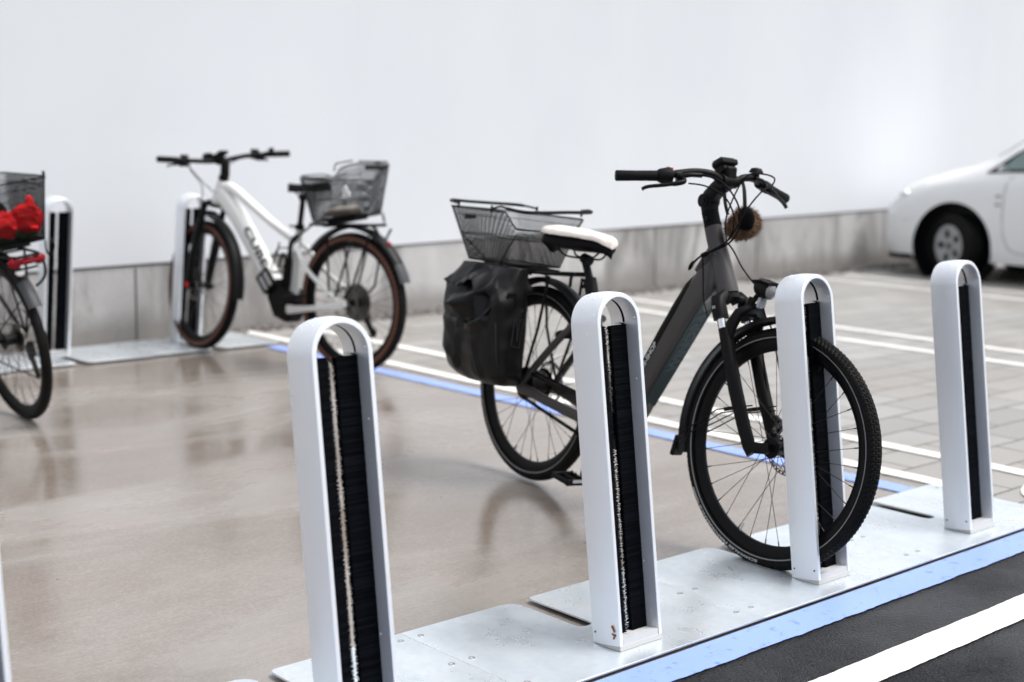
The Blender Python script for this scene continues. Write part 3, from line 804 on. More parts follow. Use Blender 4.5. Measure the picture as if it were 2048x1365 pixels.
for r0, r1, a0, a1 in ((.017, .021, .4, 5.2), (.009, .013, 1.2, 6.0), (.0001, .004, 0, 6.28)):
    vs = []; fs = []
    for i in range(25):
        a = a0 + (a1 - a0) * i / 24
        for r in (r0, r1):
            px, pz = r * cos(a), r * sin(a); ph = (px - .018) / .033
            vs.append((.9185 + .0335 * sin(ph) * .893 + pz * -.451 + .002, -.0318 * cos(ph) - .0006, .905 + .0335 * sin(ph) * .451 + pz * .893))
    fs = [(2 * i, 2 * i + 1, 2 * i + 3, 2 * i + 2) for i in range(24)]
    MB().add(vs, fs).build('swirl_emblem', 'teal_emblem', fr, smooth=0)
# rear triangle
for s in (-1, 1):
    m = MB(); m.beam([(.41, .285, .022, .014, s * .045), (.30, .300, .019, .011, s * .060), (.14, .322, .018, .010, s * .068), (.03, .340, .019, .009, s * .072), (-.005, .350, .030, .006, s * .074), (-.03, .352, .022, .005, s * .074)], 3.5, 18)
    cs = m.build('chainstay', 'grey_frame', g, smooth=50)
    if s < 0: lettering('stay_lettering', 'WINORA', (.075, -.0805, .3225), (.150, .011, -.021), (.003, 0, .016), 'teal_letter', cs, .05)
    m = MB(); m.tube(spline([(.318, s * .018, .640), (.27, s * .040, .625), (.20, s * .058, .566), (.09, s * .068, .458), (.010, s * .074, .372), (-.006, s * .074, .352)], 5), .0135, 12); m.build('seatstay', 'grey_frame', g)
# wheels
make_wheel(g, (-.011, 0, .36), .360, 'fine', .0240, .044, .028, hub=(.045, .030), rotor=(.082, .058), stripe='reflective_band')
fwl = make_wheel(g, (1.236, 0, .36), .360, 'fine', .0240, .044, .028, hub=(.020, .034), rotor=(.085, .050), stripe='reflective_band', extra=GS)
ring_lettering('tyre_lettering', 'SCHWALBE PERFORMANCE', .3400, .3480, radians(270), radians(222), -.0240, 'tyre_print', fwl)
ring_lettering('tyre_lettering', 'IIIIIIIIIIIII', .3405, .3475, radians(221), radians(212), -.0240, 'tyre_print', fwl)
# mudguards
guard(g, (-.011, 0, .36), .395, radians(30), radians(165), .031, 'mudguard')
guard(g, (1.236, 0, .36), .396, radians(82), radians(193), .0305, 'mudguard', extra=GS)
m = MB(); m.box((.836, 0, .292), (.016, .050, .070), Matrix.Rotation(radians(12), 3, 'Y')); m.build('mud_flap', 'black_plastic', g, bevel=.006, matrix=GS)
m = MB()
for s in (-1, 1):
    m.tube([(1.16, s * .055, .475), (1.02, s * .052, .438), (.862, s * .030, .335)], .0022, 6)
    m.tube([(1.16, s * .055, .462), (1.04, s * .052, .432), (.842, s * .030, .300)], .0022, 6)
    m.box((1.095, s * .056, .456), (.085, .006, .012), Matrix.Rotation(radians(-15), 3, 'Y'))
m.build('mudguard_stay', 'black_paint', g, matrix=GS)
m = MB()
for s in (-1, 1):
    m.tube([(0, s * .078, .37), (-.10, s * .085, .56), (-.135, s * .085, .765)], .0055, 8); m.tube([(.005, s * .078, .38), (.075, s * .082, .57), (.105, s * .075, .765)], .0055, 8)
    m.tube(spline([(.20, s * .035, .785), (.165, s * .060, .782), (.10, s * .072, .775), (-.10, s * .072, .765), (-.32, s * .060, .757)], 5), .0062, 8)
m.tube([(.20, -.035, .785), (.212, 0, .787), (.20, .035, .785)], .0062, 8); m.tube([(-.32, -.06, .757), (-.32, .06, .757)], .0062, 8)
for x in (.06, -.08, -.2): m.tube([(x, -.072, .770), (x, .072, .770)], .005, 8)
m.tube([(.135, 0, .735), (.150, -.01, .782)], .006, 8)
m.box((-.15, 0, .776), (.28, .11, .014))
m.build('luggage_rack', 'black_paint', g)
m = MB(); m.box((-.30, 0, .728), (.02, .075, .03)); m.build('rear_light', 'red_lens', g, bevel=.006)
m = MB(); m.tube([(.185 + .052 * cos(a) , .058 * cos(a * 2) * 0 + .055 * sin(a), .565 + .01 * cos(a)) for a in np.linspace(radians(-160), radians(160), 20)], .017, 10, flat=.8); m.build('ring_lock', 'black_plastic', g)
# saddle and post
m = MB(); m.tube([(.212, 0, .830), (.262, 0, .742)], .0142, 16); m.tube([(.200, 0, .843), (.236, 0, .835)], .019, 12)
m.build('seat_post', 'black_paint', g)
m = MB(); m.tube([(.246, 0, .772), (.276, 0, .706)], [.024, .0235], 18); m.tube([(.236, 0, .748), (.222, -.012, .742)], .008, 8); m.build('seat_clamp', 'black_plastic', g)
def saddle_secs(dz0, dz1, grow, n=24):
    st = []
    for i in range(n + 1):
        x = .008 + .350 * i / n; t = i / n
        hw = (.093 * math.sqrt(max(0, 1 - ((t - .22) / .26) ** 2)) if t < .22 else .093 * (1 - ((t - .22) / .78) ** 1.05) + .026 * (((t - .22) / .78) ** .6)) if t > -.04 else 0
        if t > .93: hw *= math.sqrt(max(.02, 1 - ((t - .93) / .07) ** 2))
        if t < .22: hw = .093 * math.sqrt(max(.05, 1 - ((.22 - t) / .235) ** 2))
        zt = .948 - .016 * t - .012 * max(0, t - .5) ** 1.5 * 2 - (.024 * ((.14 - t) / .14) ** 2 if t < .14 else 0) - (.016 * ((t - .86) / .14) ** 2 if t > .86 else 0)
        st.append((x, hw + grow, zt + dz0, zt + dz1 * (1 - .35 * max(0, t - .45) / .55)))
    return st
def saddle_loft(st, bulge):
    secs = []
    for x, hw, zt, zb in st:
        q = []
        for k in range(15):
            a = pi * k / 14; q.append(V((x, hw * cos(a), zb + (zt - zb) * abs(sin(a)) ** .55)))
        for k in range(1, 6): f = k / 6; q.append(V((x, -hw * .96 * (1 - 2 * f), zb - bulge * sin(pi * f))))
        secs.append(q)
    return MB().loft(secs)
m = saddle_loft(saddle_secs(-.018, -.056, -.002), .022)
sd = m.build('saddle', 'saddle_black', g, smooth=60)
m = MB()
for s in (-1, 1): m.tube(spline([(.09, s * .035, .868), (.12, s * .028, .846), (.20, s * .022, .842), (.27, s * .022, .845), (.31, s * .016, .872)], 5), .0036, 8)
m.build('saddle_rails', 'black_paint', sd)
cov = saddle_loft(saddle_secs(.004, -.026, .006), .004)
cov.v = [tuple(V(p) + V((0, 0, 1)) * (.0032 * noise.noise(V(p) * 55) + .0018 * noise.noise(V(p) * 160))) for p in cov.v]
co = cov.build('saddle_cover', 'saddle_cream', None, smooth=70); co.matrix_world = MG
tag(co, 'cream fleece cover pulled over the saddle of the grey bike', 'saddle cover')
# cranks, belt
m = MB(); m.prism([(x + .455, z + .285) for x, z in gear_outline(.070, 46, .0025)], -.062, -.055); m.box((.432, -.073, .192), (.020, .012, .19), Matrix.Rotation(radians(14), 3, 'Y')); m.box((.440, .073, .37), (.020, .012, .175), Matrix.Rotation(radians(-9), 3, 'Y'))
m.build('crankset', 'black_paint', g, smooth=30)
def pedal(parent, c, rot=0.0, mtl='black_plastic'):
    m = MB(); R = Matrix.Rotation(rot, 3, 'Y')
    for dx in (-.042, .042): m.box(V(c) + R @ V((dx, 0, 0)), (.014, .088, .020), R)
    for dy in (-.040, .0, .040): m.box(V(c) + R @ V((0, dy, 0)), (.080, .010, .016), R)
    for dx in (-.044, -.02, .02, .044):
        for dy in (-.04, .04): m.box(V(c) + R @ V((dx, dy, .010)), (.005, .005, .007), R)
    return m.build('pedal', mtl, parent, bevel=.002)
pd = pedal(g, (.408, -.128, .094), .12)
for dx in (-.0505, .0505): MB().box((.408 + dx, -.128, .094), (.002, .045, .010)).build('pedal_reflector', 'reflector_clear', pd)
pedal(g, (.425, .128, .452), .1)
m = MB(); bp = []
for i in range(120):
    a = i / 120
    if a < .2: t = radians(90 + 180 * a / .2); bp.append((.055 * cos(t), -.058, .360 + .055 * sin(t)))
    elif a < .5: f = (a - .2) / .3; bp.append((.455 * f, -.058, .305 + (.213 - .305) * f))
    elif a < .7: t = radians(-90 + 180 * (a - .5) / .2); bp.append((.455 + .073 * cos(t), -.058, .285 + .073 * sin(t)))
    else: f = (a - .7) / .3; bp.append((.455 * (1 - f), -.058, .358 + (.415 - .358) * f))
m.tube(bp, .0052, 6, closed=True, flat=1.2)
for i in range(0, 120):
    p = V(bp[i]); q = V(bp[(i + 1) % 120]); m.box((p + q) / 2, (.0045, .010, .012))
m.build('drive_belt', 'black_matte', g, smooth=0)
m = MB(); m.prism([(x, z + .36) for x, z in gear_outline(.052, 24, .003)], -.064, -.054); m.disc((0, -.066, .36), .03, .012, 24); m.disc((0, -.03, .36), .048, .05, 32); m.build('hub_gear', 'black_plastic', g, smooth=30)
m = MB(); m.beam([(.03, .408, .006, .004, -.075), (.16, .390, .006, .004, -.075), (.30, .373, .006, .004, -.072), (.40, .362, .005, .004, -.07)], 4, 12); m.build('belt_guard', 'black_plastic', g)
# fork
m = MB()
m.tube([(.958, 0, .790), (.964, 0, .776)], .033, 20)
for s in (-1, 1):
    m.beam([(.965, .778, .019, .020, s * .012), (.975, .786, .018, .020, s * .036), (.972, .774, .022, .021, s * .060), (.985, .745, .023, .023, s * .064), (.9985, .716, .0225, .0225, s * .064)], 2.6, 18)
    m.beam([(1.018, .690, .0185, .0185, s * .064), (1.045, .625, .0195, .019, s * .064), (1.095, .510, .0205, .019, s * .064), (1.150, .400, .0200, .017, s * .063), (1.176, .352, .021, .014, s * .061), (1.190, .334, .020, .010, s * .060)], 2.8, 18)
    m.beam([(1.150, .372, .016, .009, s * .060), (1.19, .352, .018, .008, s * .060), (1.236, .358, .017, .008, s * .058), (1.25, .362, .012, .007, s * .058)], 3, 14)
    m.beam([(1.028, .655, .022, .010, s * .062), (1.040, .705, .020, .012, s * .060), (1.054, .742, .015, .016, s * .050), (1.066, .757, .011, .018, s * .022), (1.068, .760, .010, .018, 0)], 3, 16)
fk = m.build('fork', 'black_plastic', g, smooth=50, matrix=GS)
m = MB()
for s in (-1, 1): m.tube([(.9985, s * .064, .718), (1.022, s * .064, .668)], .0150, 18)
m.build('stanchion', 'chrome', fk)
m = MB(); m.tube([(.958, -.044, .783), (.980, -.050, .786)], .006, 8); m.build('blue_dial', 'blue_road_paint', fk)
lettering('fork_mark', 'ES', (.978, -.0880, .7435), (.013, 0, .004), (-.003, 0, .008), 'light_letter', fk)
# headlight
m = MB(); R = Matrix.Rotation(radians(12), 3, 'Y')
m.tube([(1.070, 0, .832), (1.078, 0, .831), (1.110, 0, .824), (1.125, 0, .821)], [.020, .0265, .0295, .028], 22)
m.beam([(1.066, .845, .006, .026), (1.10, .848, .005, .030), (1.134, .842, .004, .030)], 3, 16)
m.tube(spline([(1.082, 0, .812), (1.062, 0, .785), (1.05, -.004, .758), (1.056, 0, .735)], 5), .0085, 8); m.box((1.062, -.012, .770), (.02, .012, .05), R); m.tube([(1.045, -.02, .745), (1.06, .02, .742)], .010, 8)
hl = m.build('headlight', 'black_plastic', g, matrix=GS)
m = MB(); m.lathe([(.0001, -.014), (.012, -.012), (.022, .002), (.0235, .008)], (0, 0, 0), 24); m.v = [(1.118 + y_, x, .821 + z) for x, y_, z in m.v]; m.build('lamp_bowl', 'lamp_silver', hl)
m = MB(); m.lathe([(.0001, .012), (.014, .010), (.0258, .0015), (.0262, -.010)], (0, 0, 0), 24); m.v = [(1.124 + y_ * 1.1, x, .820 + z) for x, y_, z in m.v]; m.build('lamp_lens', 'lens_glass', hl)
m = MB(); m.box((1.094, 0, .781), (.012, .034, .034), Matrix.Rotation(radians(8), 3, 'Y')); m.build('front_reflector', 'reflector_clear', hl, bevel=.004)
# stem, bars
m = MB()
m.tube([(.855, 0, .996), (.8515, 0, 1.003)], .0285, 20); m.tube([(.851, 0, 1.004), (.8325, 0, 1.043)], .0275, 20)
st_ = m.build('headset_spacers', 'black_matte', g)
m = MB()
m.beam([(.833, 1.044, .024, .024), (.826, 1.066, .026, .025), (.832, 1.092, .026, .025), (.858, 1.118, .024, .024), (.888, 1.136, .025, .028), (.905, 1.145, .018, .026)], 3.2, 24)
m.disc((.822, 0, 1.076), .022, .056, 24); m.tube([(.9, -.03, 1.142), (.9, .03, 1.142)], .021, 16)
stm = m.build('stem', 'black_plastic', g, smooth=45)
m = MB(); m.disc((.822, -.029, 1.076), .012, .005, 16); m.disc((.85, -.0285, 1.02), .007, .006, 12); m.build('stem_bolt', 'black_paint', stm)
bar = spline([(.762, -.325, 1.1265), (.82, -.215, 1.138), (.845, -.165, 1.149), (.868, -.110, 1.160), (.893, -.062, 1.158), (.902, -.028, 1.143), (.902, .028, 1.143), (.905, .062, 1.158), (.898, .110, 1.160), (.880, .165, 1.146), (.863, .215, 1.134), (.827, .325, 1.1115)], 7)
hb = MB().tube(bar, .0125, 14).build('handlebar', 'black_paint', g)
for s, a, b in ((-1, (.757, -.334, 1.126), (.818, -.219, 1.1375)), (1, (.824, .334, 1.110), (.861, .219, 1.1335))):
    a, b = V(a), V(b); m = MB(); m.tube([a, a + (b - a) * .02, a + (b - a) * .5, b], [.0155, .0170, .0160, .0165], 18); gr = m.build('grip', 'grip_rubber', hb)
    d = (b - a).normalized(); c = b + d * .002; e = c + d * .045; m = MB()
    m.tube([c, c + d * .006, c + d * .028, e - d * .006, e], [.0195, .0225, .0265, .0262, .021] if s < 0 else [.017, .019, .020, .019, .017], 20); m.build('twist_shifter' if s < 0 else 'switch_pod', 'black_plastic', hb)
    L0 = e + d * .012; m = MB()
    m.tube([L0 + V((0, 0, 0)), L0 + d * .016], .0175, 14); k = V((.035, s * .004, -.014)); out = -d
    m.tube(spline([L0 + d * .008, L0 + k * .6 + d * .01, L0 + k + V((.006, 0, -.004)), L0 + k + out * .05 + V((.010, 0, -.012)), L0 + k + out * .105 + V((.004, 0, -.018)), L0 + k + out * .125 + V((.004, 0, -.026))], 5), [.011] * 6 + [.009] * 8 + [.0065] * 10 + [.006, .007], 10, flat=.8)
    m.tube(spline([L0 + d * .0 + V((.02, 0, -.002)), L0 + d * .03 + V((.024, 0, .004)), L0 + d * .07 + V((.016, 0, .002))], 4), .0075, 8)
    m.build('brake_lever', 'black_paint', hb, smooth=50)
    if s < 0:
        m = MB(); m.box(e - d * .011 + V((-.006, -.0, .0225)), (.012, .004, .010)); m.box(e - d * .011 + V((.012, 0, .0205)), (.008, .004, .010)); m.build('shift_mark', 'red_mark', hb)
m = MB(); m.box((.878, 0, 1.196), (.020, .070, .052), Matrix.Rotation(radians(66), 3, 'Y')); m.box((.900, 0, 1.168), (.036, .040, .04)); m.box((.880, 0, 1.182), (.050, .056, .040), Matrix.Rotation(radians(40), 3, 'Y'))
dp = m.build('display', 'black_plastic', hb, bevel=.006)
m = MB(); m.box((.870, 0, 1.2065), (.003, .056, .040), Matrix.Rotation(radians(66), 3, 'Y')); m.build('screen', 'black_paint', dp)
m = MB(); m.lathe([(.0001, .018), (.016, .015), (.023, .004), (.0235, 0), (.0001, 0)], (0, 0, 0), 20); m.v = [(.898 + x, .118 + z, 1.178 + y_) for x, y_, z in m.v]; m.box((.898, .118, 1.172), (.02, .012, .02)); m.build('bell', 'black_paint', hb)
# cables
m = MB(); cr = .0026
def cable(pts, r=cr): m.tube(spline(pts, 7), r, 7)
cable([(.885, -.135, 1.148), (.935, -.115, 1.150), (.995, -.095, 1.125), (1.035, -.070, 1.065), (1.030, -.055, 1.000), (.990, -.048, .955), (.925, -.046, .925), (.868, -.044, .905), (.835, -.042, .885), (.815, -.040, .868)], .0029)
cable([(.893, -.155, 1.122), (.940, -.125, 1.118), (.985, -.085, 1.090), (1.005, -.060, 1.040), (1.000, -.052, .990), (.968, -.047, .950), (.910, -.045, .922), (.860, -.044, .900), (.832, -.042, .880), (.815, -.040, .864)])
cable([(.935, .150, 1.135), (.985, .110, 1.140), (1.015, .04, 1.120), (1.020, -.020, 1.060), (1.008, -.045, 1.000), (.978, -.050, .957), (.920, -.046, .928), (.870, -.043, .908), (.836, -.041, .888), (.818, -.040, .872)], .0027)
cable([(.925, .165, 1.140), (.960, .14, 1.165), (.95, .10, 1.175), (.93, .05, 1.165), (.915, .02, 1.10), (.93, -.02, 1.02), (.965, -.04, .96)])
cable([(.870, -.046, .902), (.882, -.048, .860), (.888, -.048, .820), (.905, -.054, .770), (.935, -.065, .735), (.955, -.075, .722)], .0022)
cable([(.955, -.030, .955), (.970, -.012, .930), (1.000, 0, .885), (1.040, .004, .850), (1.068, 0, .835)], .0026)
cable([(1.088, .01, .800), (1.095, .02, .765), (1.102, .03, .735), (1.11, .05, .70), (1.15, .075, .55), (1.19, .07, .44)], .0026)
cable([(1.060, .055, .72), (1.075, .060, .62), (1.105, .062, .52), (1.125, .066, .46)], .0026)
m.tube(spline([(.885, -.046, .911), (.868, -.045, .904)], 3), .008, 8)
m.build('cable', 'black_matte', g)
m = MB(); m.box((1.165, .062, .415), (.05, .022, .055), Matrix.Rotation(radians(25), 3, 'Y')); m.build('brake_caliper', 'black_paint', g, bevel=.006, matrix=GS)

# basket on the rear rack
bk, at_, hm_ = basket_pieces('wire_basket', 'black wire basket with folding handles on the rear rack of the grey bike', MG, -.400, -.070, .115, -.505, .005, .152, .788,
    lambda x: .982 - .012 * (x + .5), lambda x, y: .30 * min(1, max(0, (x + .095) / .075)) if y < .10 else .30 * min(1, max(0, (x + .03) / .04)) * max(0, min(1, (.155 - y) / .05)))
m = MB()
m.tube(spline([(-.19, -.150, .985), (-.13, -.152, .996), (-.06, -.150, .988), (.02, -.135, .984), (.045, -.06, .990), (.05, .03, .998), (.045, .125, 1.004), (.01, .150, 1.012), (-.04, .152, 1.008)], 6), [.0040] * 10 + [.0065] * 29 + [.004] * 10, 8)
m.tube(spline([(-.33, .152, 1.000), (-.40, .150, 1.006), (-.47, .140, 1.008), (-.515, .06, 1.006), (-.52, -.05, 1.004), (-.510, -.128, 1.004), (-.47, -.150, .998), (-.42, -.152, .994)], 6), [.004] * 8 + [.0062] * 27 + [.004] * 8, 8)
m.build('folding_handle', 'basket_wire', bk)
m = MB()
for x, y, z in ((-.19, -.152, .985), (-.42, -.152, .990), (-.33, .152, .996), (-.04, .152, 1.000)): m.tube([(x, y, z - .015), (x, y, z + .012)], .0045, 8)
m.build('handle_hinge', 'basket_wire', bk)
m = MB(); m.box((-.335, -.1495, .948), (.075, .003, .016), Matrix.Rotation(radians(-2), 3, 'Y')); m.build('name_plate', 'black_plastic', bk)
m = MB(); m.tube([(-.42, -.128, .88), (-.25, -.124, .80)], .003, 6); m.tube([(-.15, -.118, .79), (-.04, -.135, .90)], .003, 6); m.build('brace_wire', 'basket_wire', bk)
m = MB(); m.box((-.22, 0, .783), (.26, .12, .014)); m.build('rack_clamp', 'black_plastic', bk)

# pannier bag
RIDGES = [((-.34, .715), (-.20, .625), .050, .026), ((-.20, .625), (-.04, .700), .042, .034), ((-.19, .765), (-.14, .60), .034, -.030), ((-.05, .655), (-.16, .545), .040, -.034), ((-.17, .535), (-.03, .585), .034, .030),
          ((-.03, .74), (.03, .66), .045, .030), ((-.36, .585), (-.15, .570), .018, -.012), ((-.17, .57), (-.19, .40), .015, -.014), ((-.33, .47), (-.22, .42), .05, .016), ((-.10, .50), (-.06, .38), .04, .014)]
def pannier():
    secs = []; nz, nu = 90, 150
    for j in range(nz + 1):
        t = j / nz; z = .352 + .428 * t
        # plan: from x0..x1 along the bike, y0 (inner) .. y1 (outer)
        xr = -.345 + .05 * (1 - t) ** 2 - .02 * sin(pi * t); xf = .066 - .03 * t + (.01 * sin(pi * t))
        if t < .12: k = (1 - t / .12) ** 2; xr += .05 * k; xf -= .035 * k
        yo = -.262 + .030 * (1 - t) ** 2 + (.085 * ((t - .60) / .40) ** 1.4 if t > .60 else 0); yi = -.092
        if t < .10: yo += .030 * (1 - t / .10) ** 2
        cx, cy, hx, hy = (xr + xf) / 2, (yo + yi) / 2, (xf - xr) / 2, abs(yi - yo) / 2; sec = []
        for i in range(nu):
            a = 2 * pi * i / nu; c_, s_ = cos(a), sin(a); e = 4
            p = V((cx + hx * math.copysign(abs(c_) ** (2 / e), c_), cy + hy * math.copysign(abs(s_) ** (2 / e), s_), z))
            outw = V((c_, s_, 0)); q = 0; side = max(0, -s_) ** .5; front = max(0, c_) ** .7
            for (x0_, z0_), (x1_, z1_), wd, amp in RIDGES:
                dx, dz = x1_ - x0_, z1_ - z0_; f = max(0, min(1, ((p.x - x0_) * dx + (p.z - z0_) * dz) / (dx * dx + dz * dz))); dd = math.hypot(p.x - x0_ - f * dx, p.z - z0_ - f * dz)
                q += amp * side * max(0, 1 - dd / wd) ** 1.2
            q += .020 * side * (abs(noise.noise(V((p.x * 6 + p.z * 5, p.z * 5, 2)))) - .15)
            q += .012 * side * max(0, t - .2) * (abs(noise.noise(V((p.x * 15 - p.z * 11, p.z * 8 + p.x * 6, 8)))) - .2)
            q += .010 * front * noise.noise(V((p.y * 9, p.z * 6, 5))) + .004 * noise.noise(p * 18)
            sec.append(p + outw * q)
        secs.append(sec)
    m = MB(); m.loft(secs); return m
pb = thing('pannier_bag', 'black roll-top pannier bag hanging on the near side of the grey bike\'s rear rack', 'bag', MG)
pannier().build('bag_body', 'pannier_fabric', pb, smooth=80)
# folded roll top with its drooping corner
secs = []
for i in range(61):
    t = i / 60; x = -.330 + .368 * t; s = []
    droop = .060 * max(0, (t - .62) / .38) ** 2 + .022 * abs(sin(t * 6.5)) + .05 * max(0, .15 - t) * 4
    for k in range(14):
        a = 2 * pi * k / 14; fl = .030 + .095 * max(0, 1 - abs(t - .80) / .22) + .030 * max(0, 1 - abs(t - .22) / .2) + .006 * sin(t * 17)
        yy_, zz_ = -.150 + .058 * cos(a), .772 - droop + .014 * sin(a)
        if cos(a) < -.2: zz_ -= fl * (-cos(a)) * 1.25; yy_ -= .040 * (-cos(a)) + .03 * max(0, 1 - abs(t - .72) / .25)
        s.append(V((x, yy_ + .010 * noise.noise(V((t * 8, a, 1))), zz_ + .012 * noise.noise(V((t * 9, a, 4))))))
    secs.append(s)
MB().loft(secs).build('roll_top', 'pannier_fabric', pb, smooth=70)
m = MB(); m.tube(spline([(.046, -.248, .585), (.050, -.240, .50), (.040, -.220, .42), (.020, -.20, .372)], 6), .0016, 6); m.tube(spline([(-.075, -.281, .553), (-.052, -.277, .47), (-.02, -.262, .385), (0, -.245, .372), (.025, -.19, .372)], 6), .0015, 6); m.build('piping', 'pannier_piping', pb)
def gusset(y, z): return (.0705 - .03 * (z - .352) / .428 + .01 * sin(pi * (z - .352) / .428), y - .040, z)
m = MB()
for a, b in (((-.138, .600), (-.148, .505)), ((-.148, .505), (-.112, .498)), ((-.112, .498), (-.101, .600)), ((-.101, .600), (-.114, .600)), ((-.114, .600), (-.123, .522)), ((-.123, .522), (-.128, .600)), ((-.128, .600), (-.138, .600))):
    m.tube([gusset(*a), gusset(*b)], .0015, 5)
m.ball(gusset(-.106, .632), (.002, .004, .004), 8, 6)
m.build('outline_logo', 'pannier_logo', pb)
m = MB(); m.box(gusset(-.155, .668), (.002, .042, .052)); m.build('patch', 'black_matte', pb)
m = MB(); m.tube([(-.20, -.088, .76), (-.20, -.079, .785)], .008, 8); m.tube([(.0, -.088, .76), (.0, -.079, .785)], .008, 8); m.build('rack_hook', 'black_plastic', pb)

# fur mitt hanging from the bars
fm = thing('fur_mitt', 'brown fur lined black mitt hanging by straps below the grey bike\'s handlebar', 'mitt', MG @ Matrix.Translation((.956, .040, 1.020)) @ Matrix.Diagonal((.88, .88, .92, 1)))
m = MB(); m.ball((0, 0, 0), (.040, .046, .044), 18, 12); m.ball((-.018, -.022, -.020), (.030, .034, .030), 14, 10); m.build('mitt_body', 'fur_brown', fm)
m = MB(); rd = random.Random(3)
for i in range(5200):
    z = rd.uniform(-1, 1); a = rd.uniform(0, 2 * pi); q = math.sqrt(1 - z * z); n_ = V((q * cos(a), q * sin(a), z)); p = V((n_.x * .039, n_.y * .045, n_.z * .043)) if i % 3 else V((n_.x * .029 - .018, n_.y * .033 - .022, n_.z * .029 - .020))
    # the dark opening faces the front right
    if n_.dot(V((.62, -.74, .15)).normalized()) > .80: continue
    t = (n_.cross(V((rd.uniform(-1, 1), rd.uniform(-1, 1), rd.uniform(-1, 1))))).normalized(); L_ = rd.uniform(.010, .030) * (1.3 if rd.random() < .15 else 1); tip = p + n_ * L_ * .75 + t * L_ * .55 + V((0, 0, -.004)); wv = n_.cross(t) * .0009
    m.add([p + wv, p - wv, (p + tip) / 2 - wv * .8 + n_ * .002, (p + tip) / 2 + wv * .8 + n_ * .002, tip], [(0, 1, 2, 3), (3, 2, 4)])
m.build('fur', 'fur_brown', fm, smooth=0)
m = MB(); m.ball((.022, -.020, .008), (.032, .030, .044), 16, 10); m.v = [tuple(V(p) * (1 + .15 * noise.noise(V(p) * 50))) for p in m.v]; m.build('lining', 'black_fleece', fm)
m = MB(); m.tube(spline([(.012, -.020, .03), (.006, -.020, .070), (-.02, -.005, .112), (-.06, .02, .138)], 5), .0095, 8, flat=.35); m.tube(spline([(-.03, -.06, .02), (-.045, -.065, .06), (-.075, -.05, .115)], 5), .0085, 8, flat=.35); m.build('strap', 'black_matte', fm)

# ------------------------------------------------------------------ white mountain e-bike
MW = bike_matrix((4.333, 6.035), (4.136, 7.209), -.02, -.010)
wb = thing('electric_mountain_bike', 'white electric mountain bike with brown tyre sidewalls, parked by the far wall', 'bicycle', MW)
WS = steer((1.10, 0, .855), (-.42, 0, .907), -.19)
m = MB()
m.tube([(1.102, 0, .850), (1.095, 0, .868), (1.068, 0, .925), (1.045, 0, .978)], [.033, .033, .031, .029], 24)
m.beam([(1.075, .905, .047, .030), (1.03, .885, .050, .036), (.985, .850, .049, .038), (.90, .768, .046, .040), (.775, .623, .045, .040), (.635, .450, .046, .041), (.56, .375, .045, .042)], 3.8, 32)
m.beam([(1.05, .945, .026, .028), (.98, .942, .027, .028), (.91, .912, .025, .027), (.774, .836, .023, .026), (.65, .768, .021, .024), (.50, .695, .020, .021), (.41, .662, .018, .018)], 3, 24)
f2 = m.build('frame', 'white_frame', wb, smooth=50)
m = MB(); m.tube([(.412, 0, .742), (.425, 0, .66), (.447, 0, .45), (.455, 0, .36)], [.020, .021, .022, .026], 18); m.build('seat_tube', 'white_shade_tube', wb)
lettering('maker_lettering', 'CUBE', (.826, .0428, .714), (-.166, 0, -.212), (-.044, -.010, .027), 'black_letter', f2, .03)
m = MB(); m.beam([(.600, .440, .050, .040), (.575, .370, .070, .046), (.530, .300, .078, .050), (.470, .270, .055, .050), (.43, .262, .035, .045)], 3.2, 24); m.disc((.49, 0, .335), .075, .105, 28); m.build('motor', 'black_plastic', wb, smooth=50)
m = MB(); m.box((.505, .0, .475), (.05, .03, .20), Matrix.Rotation(radians(-10), 3, 'Y')); m.tube(spline([(.40, .03, .70), (.44, .036, .66), (.452, .036, .56), (.465, .04, .42)], 5), .013, 8); m.tube(spline([(.54, .03, .52), (.50, .04, .60), (.46, .035, .52)], 4), .008, 8); m.build('cable_bundle', 'black_matte', wb)
# folding lock and bottle cage
m = MB(); R = Matrix.Rotation(radians(-50), 3, 'Y')
for q, zq in ((0, .0), (.044, 0), (.0, .065), (.044, .065)): pass
lo = V((.615, .058, .442))
for dx, dz, sx, sz in ((0, .045, .11, .012), (0, -.045, .11, .012), (0, 0, .10, .012), (.052, 0, .012, .10), (-.052, 0, .012, .10)): m.box(lo + R @ V((dx, 0, dz)), (sx, .022, sz), R)
lk = m.build('folding_lock', 'black_plastic', wb, bevel=.003)
for dz in (-.022, .022): MB().box(lo + R @ V((0, .004, dz)), (.088, .010, .026), R).build('lock_link', 'lock_grey', lk, bevel=.004)
m = MB(); bt = [V((.575, .0, .505)), V((.525, .0, .57))]
m.tube(spline([(.60, .035, .50), (.56, .04, .60), (.535, .03, .625), (.52, -.03, .62), (.55, -.04, .56), (.60, -.035, .50)], 5), .004, 6); m.tube([(.60, .03, .49), (.49, .035, .50), (.49, -.03, .50)], .006, 6); m.tube([(.595, .0, .585), (.55, .02, .655)], .005, 6); m.build('bottle_cage', 'black_plastic', wb)
for s in (-1, 1):
    m = MB(); m.beam([(.455, .300, .030, .014, s * .040), (.40, .302, .022, .012, s * .055), (.28, .318, .016, .011, s * .066), (.15, .336, .016, .010, s * .072), (.06, .352, .024, .009, s * .076), (.015, .368, .030, .007, s * .077), (-.02, .375, .018, .006, s * .077)], 3, 18); m.build('chainstay', 'white_frame', wb, smooth=50)
    m = MB(); m.tube(spline([(.415, s * .018, .655), (.385, s * .042, .625), (.28, s * .060, .522), (.13, s * .072, .432), (.04, s * .077, .385)], 5), [.0145] * 6 + [.0125] * 15, 12); m.build('seatstay', 'white_frame', wb)
make_wheel(wb, (0, 0, .37), .370, 'knob', .0285, .056, .024, hub=(.022, .034), rotor=(.09, .055), tan=True)
